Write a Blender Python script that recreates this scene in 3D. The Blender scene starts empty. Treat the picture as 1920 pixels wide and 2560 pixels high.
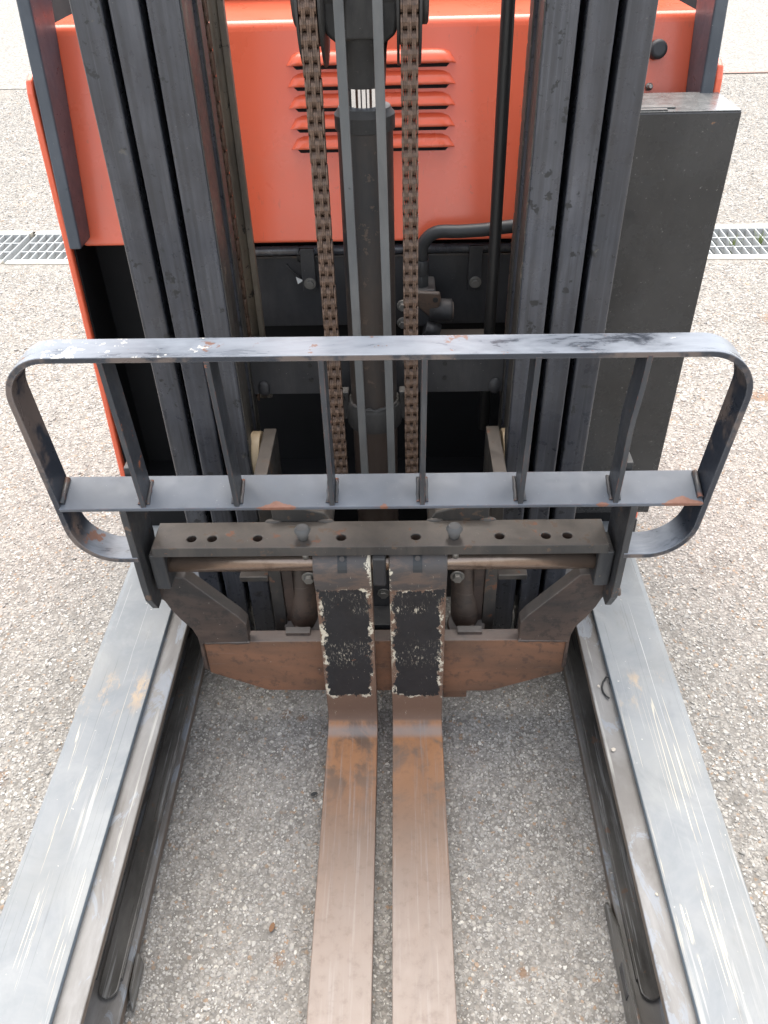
import bpy, bmesh, math, random
from mathutils import Vector, Matrix
R = math.radians
scene = bpy.context.scene
col = scene.collection
rnd = random.Random(7)

# ------------------------------------------------------------------ camera
cam = bpy.data.cameras.new('camera')
cam.sensor_fit = 'VERTICAL'; cam.sensor_height = 36.0; cam.lens = 28.715
cam.clip_start = 0.02; cam.clip_end = 500
camo = bpy.data.objects.new('camera', cam); col.objects.link(camo)
p, y, r = R(39.0), R(1.63), R(1.6)
fwd = Vector((-math.sin(y)*math.cos(p), math.cos(y)*math.cos(p), -math.sin(p)))
rt = Vector((math.cos(y), math.sin(y), 0)); up = rt.cross(fwd)
r2 = rt*math.cos(r) - up*math.sin(r); u2 = up*math.cos(r) + rt*math.sin(r)
M = Matrix((r2, u2, -fwd)).transposed().to_4x4(); M.translation = Vector((0, 0, 1.5))
camo.matrix_world = M
scene.camera = camo

# ------------------------------------------------------------------ sky, sun, exposure
world = bpy.data.worlds.new('World'); scene.world = world; world.use_nodes = True
wn = world.node_tree.nodes; wl = world.node_tree.links
bg = wn['Background']
sky = wn.new('ShaderNodeTexSky'); sky.sky_type = 'NISHITA'; sky.sun_disc = False
SUN_EL, SUN_AZ = 64.0, -3.0          # azimuth measured from +Y towards +X
sky.sun_elevation = R(SUN_EL); sky.sun_rotation = R(SUN_AZ)
sky.air_density = 1.0; sky.dust_density = 2.0; sky.ozone_density = 1.0
hs = wn.new('ShaderNodeHueSaturation'); hs.inputs['Saturation'].default_value = 0.36
wl.new(sky.outputs[0], hs.inputs['Color']); wl.new(hs.outputs[0], bg.inputs['Color'])
bg.inputs['Strength'].default_value = 0.15
sl = bpy.data.lights.new('sun', 'SUN'); sl.energy = 1.25; sl.angle = R(60); sl.color = (1.0, 0.94, 0.85)
so = bpy.data.objects.new('sun', sl); col.objects.link(so)
sd = Vector((math.sin(R(SUN_AZ))*math.cos(R(SUN_EL)), math.cos(R(SUN_AZ))*math.cos(R(SUN_EL)), math.sin(R(SUN_EL))))
so.rotation_euler = sd.to_track_quat('Z', 'Y').to_euler(); so.location = sd*10
scene.view_settings.view_transform = 'Standard'; scene.view_settings.look = 'None'
scene.view_settings.gamma = 1.0; scene.view_settings.use_curve_mapping = False
scene.view_settings.exposure = 1.78
scene.cycles.use_adaptive_sampling = True; scene.cycles.adaptive_threshold = 0.015
scene.cycles.max_bounces = 6; scene.cycles.diffuse_bounces = 3; scene.cycles.glossy_bounces = 3
scene.cycles.use_denoising = True

# ------------------------------------------------------------------ material helpers
class T:
    def __init__(s, name):
        s.m = bpy.data.materials.new(name); s.m.use_nodes = True
        s.t = s.m.node_tree; s.b = s.t.nodes['Principled BSDF']
        s.oc = s.t.nodes.new('ShaderNodeTexCoord').outputs['Object']
    def n(s, typ, **kw):
        nd = s.t.nodes.new(typ)
        for k, v in kw.items(): setattr(nd, k, v)
        return nd
    def set(s, sock, v):
        if isinstance(v, bpy.types.NodeSocket): s.t.links.new(v, sock)
        elif isinstance(v, (tuple, list)):
            sock.default_value = tuple(v) + ((1.0,) if len(v) == 3 and sock.type == 'RGBA' else ())
        else: sock.default_value = v
    def vec(s, scale=(1, 1, 1), loc=(0, 0, 0), rot=(0, 0, 0), src=None):
        nd = s.n('ShaderNodeMapping'); s.set(nd.inputs['Vector'], src or s.oc)
        nd.inputs['Scale'].default_value = scale; nd.inputs['Location'].default_value = loc; nd.inputs['Rotation'].default_value = rot
        return nd.outputs[0]
    def noise(s, scale, detail=4, rough=0.55, vec=None, dist=0.0, col=False):
        nd = s.n('ShaderNodeTexNoise'); s.set(nd.inputs['Vector'], vec or s.oc)
        nd.inputs['Scale'].default_value = scale; nd.inputs['Detail'].default_value = detail
        nd.inputs['Roughness'].default_value = rough; nd.inputs['Distortion'].default_value = dist
        return nd.outputs['Color' if col else 'Fac']
    def vor(s, scale, vec=None, feature='F1', out='Distance', rand=1.0):
        nd = s.n('ShaderNodeTexVoronoi', feature=feature); s.set(nd.inputs['Vector'], vec or s.oc)
        nd.inputs['Scale'].default_value = scale; nd.inputs['Randomness'].default_value = rand
        return nd.outputs[out]
    def ramp(s, fac, stops, interp='LINEAR'):
        nd = s.n('ShaderNodeValToRGB'); s.set(nd.inputs[0], fac); cr = nd.color_ramp; cr.interpolation = interp
        while len(cr.elements) < len(stops): cr.elements.new(0.5)
        for e, (pos, c) in zip(cr.elements, stops):
            e.position = pos
            e.color = (c, c, c, 1) if isinstance(c, (int, float)) else tuple(c) + (1,)
        return nd.outputs[0]
    def mix(s, fac, a, b, mode='MIX'):
        nd = s.n('ShaderNodeMix', data_type='RGBA', blend_type=mode)
        s.set(nd.inputs[0], fac); s.set(nd.inputs[6], a); s.set(nd.inputs[7], b)
        return nd.outputs[2]
    def math(s, op, a, b=None, c=None, clamp=False):
        nd = s.n('ShaderNodeMath', operation=op, use_clamp=clamp); s.set(nd.inputs[0], a)
        if b is not None: s.set(nd.inputs[1], b)
        if c is not None: s.set(nd.inputs[2], c)
        return nd.outputs[0]
    def sep(s, v=None):
        nd = s.n('ShaderNodeSeparateXYZ'); s.set(nd.inputs[0], v or s.oc); return nd.outputs
    def step(s, v, lo, hi):
        nd = s.n('ShaderNodeMapRange', interpolation_type='SMOOTHSTEP'); s.set(nd.inputs[0], v)
        nd.inputs[1].default_value = lo; nd.inputs[2].default_value = hi
        return nd.outputs[0]
    def bump(s, h, strength=0.3, dist=0.001, normal=None):
        nd = s.n('ShaderNodeBump'); s.set(nd.inputs['Height'], h)
        nd.inputs['Strength'].default_value = strength; nd.inputs['Distance'].default_value = dist
        if normal is not None: s.set(nd.inputs['Normal'], normal)
        return nd.outputs[0]
    def normal_z(s):
        g = s.n('ShaderNodeNewGeometry'); return s.sep(g.outputs['Normal'])[2]
    def edge(s, rad=0.004, lo=0.02, hi=0.25):
        bv = s.n('ShaderNodeBevel', samples=4); bv.inputs[0].default_value = rad
        g = s.n('ShaderNodeNewGeometry')
        d = s.n('ShaderNodeVectorMath', operation='DOT_PRODUCT')
        s.t.links.new(bv.outputs[0], d.inputs[0]); s.t.links.new(g.outputs['True Normal'], d.inputs[1])
        return s.step(s.math('SUBTRACT', 1.0, d.outputs['Value']), lo, hi)
    def out(s, color, rough=0.5, metal=0.0, spec=0.5, normal=None, coat=0.0, coat_rough=0.1):
        s.set(s.b.inputs['Base Color'], color); s.set(s.b.inputs['Roughness'], rough); s.set(s.b.inputs['Metallic'], metal)
        s.set(s.b.inputs['Specular IOR Level'], spec)
        if coat: s.set(s.b.inputs['Coat Weight'], coat); s.set(s.b.inputs['Coat Roughness'], coat_rough)
        if normal is not None: s.set(s.b.inputs['Normal'], normal)
        return s.m

def paint(name, base, worn, rust=(0.16, 0.07, 0.035), dust=(0.30, 0.275, 0.245), rough=0.42, chip=0.70, edge=0.6,
          dusty=0.25, scale=1.0, spec=0.5, fleck=0.72, rust_amt=0.66, streak=0.0, edgec=None):
    t = T(name)
    big = t.noise(5*scale, 5, 0.6); mid = t.noise(38*scale, 6, 0.65); fine = t.noise(260*scale, 3, 0.6)
    c = t.mix(t.ramp(big, [(0.35, 0.0), (0.7, 1.0)]), base, tuple(min(1, v*1.55 + 0.006) for v in base))
    smear = t.noise(14*scale, 5, 0.7, t.vec((1, 1, 0.25)), 0.6)
    c = t.mix(t.math('MULTIPLY', t.ramp(smear, [(0.45, 0.0), (0.75, 1.0)]), dusty), c, dust)
    if streak:
        sv = t.noise(1.0, 5, 0.6, t.vec((95, 95, 0.9)), 0.15); sv2 = t.noise(1.0, 4, 0.6, t.vec((260, 260, 3.0), (3, 1, 0)))
        c = t.mix(t.math('MULTIPLY', t.ramp(sv, [(0.42, 1.0), (0.56, 0.0)]), streak), c, (0.008, 0.008, 0.009))
        c = t.mix(t.math('MULTIPLY', t.step(sv2, 0.58, 0.70), streak*0.5), c, dust)
    nz = t.math('MAXIMUM', t.normal_z(), 0.0)
    c = t.mix(t.math('MULTIPLY', nz, t.math('MULTIPLY', t.ramp(mid, [(0.2, 0.35), (0.8, 1.0)]), dusty*1.6)), c, dust)
    chips = t.step(t.math('ADD', t.math('MULTIPLY', mid, 0.8), t.math('MULTIPLY', big, 0.25)), chip - 0.006, chip + 0.006)
    rs = t.ramp(t.noise(24*scale, 3), [(rust_amt - 0.03, 0.0), (rust_amt + 0.03, 1.0)])
    wc = t.mix(rs, worn, rust)
    c = t.mix(chips, c, wc)
    ed = t.math('MULTIPLY', t.edge(0.0035, 0.03, 0.3), t.step(t.noise(70*scale, 4), 0.42, 0.62))
    c = t.mix(t.math('MULTIPLY', ed, edge), c, edgec or wc)
    fl = t.step(fine, fleck, fleck + 0.03)
    c = t.mix(t.math('MULTIPLY', fl, 0.6), c, (0.42, 0.40, 0.37))
    rg = t.ramp(mid, [(0.3, rough - 0.1), (0.75, rough + 0.16)])
    h = t.math('SUBTRACT', t.math('MULTIPLY', t.noise(120*scale, 4), 0.4), t.math('MULTIPLY', chips, 0.5))
    return t.out(c, rg, 0.0, spec, t.bump(h, 0.35, 0.0006))

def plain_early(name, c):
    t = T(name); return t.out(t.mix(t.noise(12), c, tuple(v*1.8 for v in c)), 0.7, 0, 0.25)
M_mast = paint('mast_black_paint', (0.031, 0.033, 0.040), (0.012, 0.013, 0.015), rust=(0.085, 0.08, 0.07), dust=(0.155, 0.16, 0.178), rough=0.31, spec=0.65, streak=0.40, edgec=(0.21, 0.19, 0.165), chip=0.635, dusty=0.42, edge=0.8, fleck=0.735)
M_void = plain_early('recess_shade_black', (0.006, 0.006, 0.0065))  # near-black colour holds the shade of recesses and gaps
M_post = paint('blue_black_post_paint', (0.036, 0.045, 0.058), (0.02, 0.02, 0.02), rough=0.35, chip=0.70, dusty=0.1, edge=0.3)
M_grimy = paint('grimy_side_of_rail', (0.028, 0.026, 0.023), (0.10, 0.085, 0.065), dust=(0.10, 0.085, 0.065), rough=0.5, chip=0.62, dusty=0.35, edge=0.5, scale=1.4)
M_black = paint('black_chassis_paint', (0.022, 0.022, 0.024), (0.07, 0.07, 0.07), rough=0.5, chip=0.74, dusty=0.10, edge=0.3)
M_box = paint('satin_black_cover', (0.022, 0.022, 0.022), (0.25, 0.13, 0.07), rust=(0.30, 0.13, 0.07), dust=(0.125, 0.122, 0.118), rough=0.24, chip=0.725, dusty=0.16, edge=0.5, scale=0.8, fleck=0.69)
M_frame = paint('backrest_paint', (0.026, 0.029, 0.034), (0.15, 0.08, 0.05), rust=(0.30, 0.10, 0.05), dust=(0.25, 0.23, 0.20), rough=0.40, chip=0.665, dusty=0.18, edge=0.9, scale=1.1, rust_amt=0.5)
M_carr = paint('carriage_paint', (0.032, 0.030, 0.028), (0.10, 0.07, 0.05), rust=(0.16, 0.07, 0.04), dust=(0.145, 0.118, 0.094), rough=0.42, chip=0.615, dusty=0.44, edge=0.7, rust_amt=0.57)
M_brkt = paint('bracket_paint', (0.026, 0.027, 0.029), (0.12, 0.08, 0.058), rust=(0.14, 0.085, 0.06), dust=(0.20, 0.185, 0.16), rough=0.42, chip=0.62, dusty=0.25, edge=0.9, rust_amt=0.5)
M_block = paint('black_block_paint', (0.018, 0.019, 0.021), (0.10, 0.08, 0.06), rough=0.38, chip=0.69, dusty=0.16, edge=0.6)
M_cast = paint('greasy_casting', (0.018, 0.017, 0.016), (0.05, 0.045, 0.04), dust=(0.075, 0.07, 0.062), rough=0.55, chip=0.66, dusty=0.5, edge=0.3, scale=2.2)
M_grey = paint('grey_steel_strip', (0.070, 0.073, 0.073), (0.05, 0.05, 0.05), rough=0.38, chip=0.70, dusty=0.25, edge=0.5)
M_pipe = paint('brown_dusty_tube', (0.075, 0.064, 0.050), (0.02, 0.018, 0.015), dust=(0.19, 0.155, 0.11), rough=0.5, chip=0.63, dusty=0.8, edge=0.2, scale=1.6)

M_lower = paint('faded_blue_black_bar', (0.088, 0.100, 0.120), (0.20, 0.20, 0.19), rust=(0.28, 0.10, 0.05), dust=(0.20, 0.20, 0.19), rough=0.40, chip=0.70, dusty=0.14, edge=0.9, scale=0.9, rust_amt=0.45)
def barrel_mat():
    t = T('cylinder_barrel'); big = t.noise(7, 5, 0.65, t.vec((1, 1, 0.3))); mid = t.noise(45, 6, 0.7)
    c = t.mix(t.ramp(big, [(0.42, 0.0), (0.62, 1.0)]), (0.022, 0.022, 0.023), (0.055, 0.040, 0.031))
    c = t.mix(t.step(mid, 0.60, 0.63), c, (0.085, 0.062, 0.046))
    z = t.sep()[2]
    c = t.mix(t.step(z, 0.72, 0.60), c, (0.060, 0.042, 0.033))
    return t.out(c, t.ramp(mid, [(0.3, 0.38), (0.8, 0.62)]), 0, 0.5, t.bump(t.noise(90, 5), 0.4, 0.0008))
M_barrel = barrel_mat()

def chrome():
    t = T('chrome_rod'); return t.out((0.75, 0.76, 0.78), 0.07, 1.0)
M_chrome = chrome()

def worn_top():
    # glossy black flat bar rubbed grey-white along its upper face
    t = T('rubbed_rail_paint')
    a = t.noise(9, 6, 0.66, t.vec((0.5, 1.6, 1)), 1.2); b = t.noise(60, 5, 0.7, t.vec((0.25, 1, 1)), 0.5); big = t.noise(3.1, 3)
    nz = t.step(t.normal_z(), 0.35, 0.8)
    w = t.math('ADD', t.math('MULTIPLY', a, 0.75), t.math('MULTIPLY', b, 0.3))
    rub = t.ramp(t.math('ADD', w, t.math('MULTIPLY', t.math('SUBTRACT', big, 0.5), 0.35)), [(0.36, 0.0), (0.44, 0.6), (0.60, 0.95)])
    base = t.mix(t.noise(12), (0.018, 0.023, 0.034), (0.04, 0.045, 0.055))
    c = t.mix(t.math('MULTIPLY', rub, nz), base, (0.28, 0.30, 0.33))
    flake = t.step(t.math('ADD', t.noise(26, 6, 0.7), t.math('MULTIPLY', t.noise(2.3, 2, 0.5, t.vec((1, 1, 1), (3.1, 0, 0))), 0.35)), 0.80, 0.815)
    c = t.mix(t.math('MULTIPLY', flake, nz), c, (0.72, 0.68, 0.60))
    rustm = t.step(t.math('ADD', t.noise(17, 5, 0.7, t.vec((1, 1, 1), (5, 2, 0))), t.math('MULTIPLY', t.noise(2, 2, 0.5, t.vec((1, 1, 1), (9, 0, 0))), 0.3)), 0.80, 0.82)
    c = t.mix(rustm, c, (0.22, 0.125, 0.095))
    side = t.math('MULTIPLY', t.math('SUBTRACT', 1.0, nz), t.step(t.noise(8, 5, 0.7, t.vec((1, 1, 1), (1, 7, 0))), 0.48, 0.58))
    c = t.mix(t.math('MULTIPLY', side, 0.75), c, (0.17, 0.13, 0.108))
    ed = t.math('MULTIPLY', t.edge(0.003, 0.03, 0.25), 0.7)
    c = t.mix(ed, c, (0.36, 0.36, 0.36))
    rg = t.ramp(w, [(0.35, 0.16), (0.6, 0.42)])
    return t.out(c, rg, 0, 0.55, t.bump(t.noise(70, 5), 0.25, 0.0005))
M_rail = worn_top()

def red_paint():
    t = T('red_orange_paint')
    c = t.mix(t.noise(3, 4), (0.80, 0.130, 0.058), (0.86, 0.155, 0.072))
    d = t.step(t.noise(150, 3, 0.6), 0.74, 0.76)
    c = t.mix(t.math('MULTIPLY', d, 0.6), c, (0.10, 0.04, 0.03))
    c = t.mix(t.math('MULTIPLY', t.step(t.noise(1, 4, 0.6, t.vec((90, 90, 5), (3, 0, 1)), 0.3), 0.64, 0.72), 0.28), c, (0.42, 0.12, 0.075))
    c = t.mix(t.math('MULTIPLY', t.step(t.noise(26, 6, 0.75), 0.64, 0.68), 0.35), c, (0.50, 0.14, 0.085))
    c = t.mix(t.math('MULTIPLY', t.ramp(t.noise(6, 6, 0.7), [(0.5, 0.0), (0.8, 1.0)]), 0.16), c, (0.42, 0.17, 0.11))
    return t.out(c, t.ramp(t.noise(9, 4), [(0.3, 0.24), (0.7, 0.36)]), 0, 0.5, t.bump(t.noise(220, 2), 0.04, 0.0004), 0.2, 0.15)
M_red = red_paint()

def leg_steel():
    t = T('worn_leg_plate'); x, yy, z = t.sep()
    st = t.noise(1.0, 6, 0.62, t.vec((95, 3.2, 20)), 0.25); st2 = t.noise(1.0, 4, 0.6, t.vec((210, 4.5, 30), (4, 1, 0)))
    big = t.noise(4.5, 5, 0.6); cloud = t.noise(11, 6, 0.65, None, 0.8)
    c = t.mix(t.ramp(cloud, [(0.33, 0.0), (0.68, 1.0)]), (0.205, 0.223, 0.238), (0.262, 0.276, 0.285))
    c = t.mix(t.math('MULTIPLY', t.ramp(big, [(0.45, 0.0), (0.7, 1.0)]), 0.5), c, (0.25, 0.25, 0.235))
    zone = t.ramp(t.noise(2.6, 3, 0.5, t.vec((6, 1, 1))), [(0.4, 0.0), (0.65, 1.0)])
    near = t.step(yy, 1.12, 0.85)
    s1 = t.math('MULTIPLY', t.math('MULTIPLY', t.step(st, 0.56, 0.68), zone), near)
    c = t.mix(t.math('MULTIPLY', s1, 0.6), c, (0.52, 0.51, 0.48))
    s2 = t.math('MULTIPLY', t.math('MULTIPLY', t.step(st2, 0.62, 0.68), t.step(t.noise(3, 3, 0.5, t.vec((8, 1, 1), (2, 5, 0))), 0.5, 0.62)), near)
    c = t.mix(t.math('MULTIPLY', s2, 0.8), c, (0.66, 0.58, 0.42))
    hair = t.noise(1.0, 3, 0.5, t.vec((420, 2.2, 30), (9, 3, 0)), 0.1)
    c = t.mix(t.math('MULTIPLY', t.step(hair, 0.69, 0.71), 0.45), c, (0.60, 0.60, 0.57))
    hair2 = t.noise(1.0, 3, 0.5, t.vec((360, 2.8, 30), (2, 7, 0), (0, 0, 0.05)), 0.1)
    c = t.mix(t.math('MULTIPLY', t.step(hair2, 0.68, 0.695), 0.35), c, (0.09, 0.095, 0.10))
    bold = t.step(t.math('ABSOLUTE', t.math('SUBTRACT', t.noise(1.0, 2, 0.4, t.vec((46, 0.7, 10), (5, 1, 0)), 0.0), 0.5)), 0.006, 0.002)
    c = t.mix(t.math('MULTIPLY', t.math('MULTIPLY', bold, near), t.math('MULTIPLY', t.step(t.noise(4, 4, 0.6, t.vec((3, 1, 1), (6, 6, 0))), 0.50, 0.56), 0.9)), c, (0.70, 0.63, 0.48))
    # rusty rubbed patch where the leg meets the mast's travel
    dy = t.math('ABSOLUTE', t.math('SUBTRACT', yy, 1.0)); patch = t.math('MULTIPLY', t.step(dy, 0.07, 0.0), t.step(t.noise(22, 6, 0.72, t.vec((1, 0.45, 1))), 0.5, 0.63))
    c = t.mix(t.math('MULTIPLY', patch, 0.8), c, (0.50, 0.37, 0.24))
    c = t.mix(t.step(t.noise(120, 4, 0.6), 0.70, 0.73), c, (0.66, 0.63, 0.55))
    dirt = t.step(t.noise(16, 6, 0.7, t.vec((1, 0.4, 1), (3, 3, 3))), 0.58, 0.75)
    c = t.mix(t.math('MULTIPLY', dirt, 0.35), c, (0.16, 0.14, 0.115))
    c = t.mix(t.math('MULTIPLY', t.step(t.noise(5, 6, 0.7, t.vec((1, 0.6, 1), (7, 1, 2)), 1.0), 0.50, 0.62), 0.18), c, (0.40, 0.41, 0.40))
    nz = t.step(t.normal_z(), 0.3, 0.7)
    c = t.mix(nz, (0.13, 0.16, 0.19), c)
    rg = t.ramp(st, [(0.3, 0.48), (0.7, 0.62)])
    c = t.mix(1.0, c, (1.03, 1.0, 0.96), 'MULTIPLY')
    return t.out(c, rg, 0.0, 0.25, t.bump(st, 0.12, 0.0004))
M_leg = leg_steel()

def ledge_mat():
    t = T('rubbed_channel_steel'); x, yy, z = t.sep()
    a = t.noise(7, 6, 0.62, t.vec((2, 0.6, 1)), 0.7); b = t.noise(1, 5, 0.6, t.vec((120, 4, 40)))
    c = t.mix(t.ramp(a, [(0.38, 0.0), (0.66, 1.0)]), (0.125, 0.115, 0.104), (0.225, 0.218, 0.208))
    c = t.mix(t.math('MULTIPLY', t.step(t.noise(16, 7, 0.75, t.vec((1, 0.4, 1), (2, 0, 0)), 1.0), 0.54, 0.58), 0.6), c, (0.22, 0.245, 0.275))
    c = t.mix(t.math('MULTIPLY', t.step(b, 0.6, 0.72), 0.6), c, (0.40, 0.39, 0.35))
    c = t.mix(t.step(t.noise(30, 6, 0.72, None, 0.5), 0.68, 0.70), c, (0.50, 0.46, 0.39))
    c = t.mix(t.math('MULTIPLY', t.edge(0.004, 0.03, 0.3), 0.55), c, (0.36, 0.31, 0.25))
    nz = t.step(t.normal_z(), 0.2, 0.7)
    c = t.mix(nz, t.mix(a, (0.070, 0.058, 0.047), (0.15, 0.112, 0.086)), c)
    return t.out(c, 0.48, 0.1, 0.5, t.bump(t.noise(80, 5), 0.3, 0.0006))
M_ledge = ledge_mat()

def track_mat():
    t = T('greasy_track'); a = t.noise(1, 5, 0.6, t.vec((140, 5, 60))); b = t.noise(18, 6, 0.7, t.vec((1, 0.3, 1)))
    c = t.mix(t.ramp(b, [(0.35, 0.0), (0.7, 1.0)]), (0.060, 0.056, 0.050), (0.16, 0.15, 0.135))
    c = t.mix(t.math('MULTIPLY', t.step(a, 0.56, 0.68), 0.6), c, (0.33, 0.33, 0.32))
    c = t.mix(t.math('MULTIPLY', t.step(t.noise(40, 5, 0.7), 0.62, 0.66), 0.7), c, (0.17, 0.10, 0.065))
    return t.out(c, t.ramp(a, [(0.3, 0.25), (0.7, 0.5)]), 0.2, 0.5, t.bump(b, 0.3, 0.001))
M_track = track_mat()

def rusty(name, a, b, c_, streak=0.25):
    t = T(name); n1 = t.noise(6, 6, 0.65, t.vec((0.5, 1, 1)), 0.6); n2 = t.noise(42, 6, 0.7); n3 = t.noise(1, 4, 0.6, t.vec((9, 60, 160)))
    c = t.mix(t.ramp(n1, [(0.34, 0.0), (0.66, 1.0)]), a, b)
    c = t.mix(t.math('MULTIPLY', t.step(n2, 0.52, 0.62), 0.5), c, c_)
    c = t.mix(t.math('MULTIPLY', t.step(n3, 0.6, 0.72), streak), c, (0.26, 0.22, 0.19))
    c = t.mix(t.math('MULTIPLY', t.step(t.noise(150, 3), 0.73, 0.75), 0.7), c, (0.42, 0.38, 0.33))
    c = t.mix(t.math('MULTIPLY', t.edge(0.003, 0.03, 0.3), 0.45), c, (0.30, 0.22, 0.17))
    nz = t.math('MAXIMUM', t.normal_z(), 0.0)
    c = t.mix(t.math('MULTIPLY', nz, 0.7), c, (0.16, 0.145, 0.13))
    return t.out(c, t.ramp(n2, [(0.3, 0.42), (0.7, 0.62)]), 0.1, 0.45, t.bump(t.noise(70, 6), 0.35, 0.0008))
M_rust = rusty('rust_brown_crossbar', (0.125, 0.076, 0.052), (0.27, 0.130, 0.074), (0.070, 0.052, 0.044))
M_gusset = rusty('grimy_brown_gusset', (0.034, 0.030, 0.028), (0.125, 0.082, 0.062), (0.022, 0.021, 0.021), 0.06)
M_boss = rusty('rust_brown_cylinder', (0.060, 0.045, 0.036), (0.115, 0.070, 0.048), (0.030, 0.025, 0.022))
M_shaft = rusty('oily_brown_shaft', (0.225, 0.145, 0.100), (0.34, 0.25, 0.195), (0.12, 0.062, 0.034))
M_shaft.node_tree.nodes['Principled BSDF'].inputs['Metallic'].default_value = 0.75
for l in list(M_shaft.node_tree.links):
    if l.to_socket.name == 'Roughness': M_shaft.node_tree.links.remove(l)
M_shaft.node_tree.nodes['Principled BSDF'].inputs['Roughness'].default_value = 0.24

def fork_mat(name, inner):
    # x local to the fork (-.0525..+.0525); inner = sign of the side that faces the other fork
    t = T(name); x, yy, z = t.sep(); off = (inner*3.3, inner*1.7, inner*2.1)
    n1 = t.noise(5, 6, 0.6, t.vec((1, 0.7, 1), off), 0.5); n2 = t.noise(60, 6, 0.7, t.vec((1, 1, 1), off)); st = t.noise(1, 5, 0.6, t.vec((170, 5, 12), off))
    # blade: rust brown near the heel, rubbed to grey towards the tip
    blade = t.mix(t.ramp(n1, [(0.36, 0.0), (0.64, 1.0)]), (0.165, 0.102, 0.068), (0.25, 0.165, 0.115))
    orange = t.math('MULTIPLY', t.step(yy, 0.80, 1.05), t.step(t.noise(13, 6, 0.66, t.vec((1, 1, 1), off), 0.6), 0.38, 0.56))
    blade = t.mix(t.math('MULTIPLY', orange, 0.85), blade, (0.46, 0.215, 0.095))
    tip = t.step(t.math('ADD', yy, t.math('MULTIPLY', t.math('SUBTRACT', n1, 0.5), 0.5)), 0.92, 0.50)
    blade = t.mix(t.math('MULTIPLY', tip, 0.8), blade, (0.295, 0.240, 0.200))
    blade = t.mix(t.math('MULTIPLY', t.step(st, 0.52, 0.74), 0.5), blade, (0.34, 0.295, 0.262))
    blade = t.mix(t.math('MULTIPLY', t.step(n2, 0.50, 0.70), 0.22), blade, (0.11, 0.072, 0.053))
    blade = t.mix(t.math('MULTIPLY', t.step(t.noise(11, 6, 0.7, t.vec((1.5, 0.5, 1), (off[0], 4, 0)), 0.8), 0.52, 0.66), 0.2), blade, (0.16, 0.12, 0.10))
    hs_ = t.step(t.math('ABSOLUTE', t.math('SUBTRACT', yy, 1.052)), 0.020, 0.004)
    blade = t.mix(t.math('MULTIPLY', hs_, 0.6), blade, (0.34, 0.31, 0.29))
    # shank: rubbed black paint with cream filler showing at its borders
    e1 = t.noise(34, 6, 0.72, t.vec((1, 1, 0.8), off)); e2 = t.noise(170, 4, 0.7, t.vec((1, 1, 0.5), off))
    dx = t.math('SUBTRACT', 0.0475, t.math('ABSOLUTE', t.math('ADD', x, inner*0.001)))
    dz = t.math('MINIMUM', t.math('SUBTRACT', z, 0.128), t.math('SUBTRACT', 0.437, z))
    d = t.math('MINIMUM', dx, dz)
    dn = t.math('ADD', d, t.math('ADD', t.math('MULTIPLY', t.math('SUBTRACT', t.math('ADD', e1, t.math('MULTIPLY', t.math('SUBTRACT', t.noise(11, 3, 0.6, t.vec((1, 1, 1), (off[2], 2, 9))), 0.5), 0.9)), 0.5), 0.040), t.math('MULTIPLY', t.math('SUBTRACT', e2, 0.5), 0.030)))
    shank = t.mix(n1, (0.13, 0.080, 0.057), (0.21, 0.125, 0.085))
    top = t.step(z, 0.432, 0.442)
    shank = t.mix(t.math('MULTIPLY', top, t.step(t.noise(20, 6, 0.7, t.vec((0.6, 1, 1.6), off), 0.3), 0.38, 0.54)), shank, (0.036, 0.037, 0.042))
    shank = t.mix(t.math('MULTIPLY', top, 0.6), shank, (0.105, 0.090, 0.080))
    pm = t.step(dn, 0.0015, 0.003)
    black = t.mix(t.noise(24, 4), (0.012, 0.013, 0.014), (0.030, 0.031, 0.034))
    c = t.mix(pm, shank, black)
    fr = t.math('MULTIPLY', t.step(t.math('SUBTRACT', t.math('ABSOLUTE', t.math('SUBTRACT', dn, 0.0010)), t.math('MULTIPLY', t.step(t.noise(19, 4, 0.7, t.vec((1, 1, 0.7), (off[1], 5, 3))), 0.40, 0.66), 0.0065)), 0.0008, -0.0006), t.step(t.noise(26, 3, 0.6, t.vec((1, 1, 1), (off[0], 1, 8))), 0.45, 0.55))
    # scratched bands
    def band(zc, w): return t.step(t.math('ABSOLUTE', t.math('SUBTRACT', z, zc)), w, w*0.3)
    bands = t.math('MAXIMUM', band(0.384, 0.016), t.math('MAXIMUM', band(0.262, 0.045), t.math('MULTIPLY', band(0.41, 0.03), 0.5)))
    scr = t.noise(1, 5, 0.7, t.vec((330, 40, 85), off), 0.4)
    sc = t.math('MULTIPLY', t.math('MULTIPLY', bands, t.step(t.noise(28, 5, 0.7, t.vec((1, 1, 0.7), (off[2], 6, 1)), 0.5), 0.40, 0.58)), t.step(scr, 0.56, 0.60))
    allover = t.step(t.noise(1, 5, 0.7, t.vec((280, 40, 70), (off[1], 3, 1)), 0.4), 0.67, 0.69)
    # heavy cream filler on the inner edge of the upper shank
    hx = t.math('ADD', t.math('MULTIPLY', x, inner), t.math('MULTIPLY', t.math('SUBTRACT', t.noise(30, 6, 0.75, t.vec((1, 1, 1), (off[1], 2, 5)), 0.8), 0.5), 0.075))
    heavy = t.math('MULTIPLY', t.step(hx, 0.050, 0.053), t.step(t.noise(22, 6, 0.7, t.vec((0.8, 1, 0.5), off), 0.6), 0.44, 0.48))
    heavy = t.math('MULTIPLY', heavy, t.step(z, 0.16, 0.34) if inner < 0 else t.step(z, 0.43, 0.45))
    cream = t.math('MAXIMUM', t.math('MAXIMUM', fr, heavy), t.math('MULTIPLY', t.math('MAXIMUM', sc, allover), 0.75))
    c = t.mix(cream, c, t.mix(n2, (0.60, 0.52, 0.38), (0.72, 0.66, 0.54)))
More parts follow.
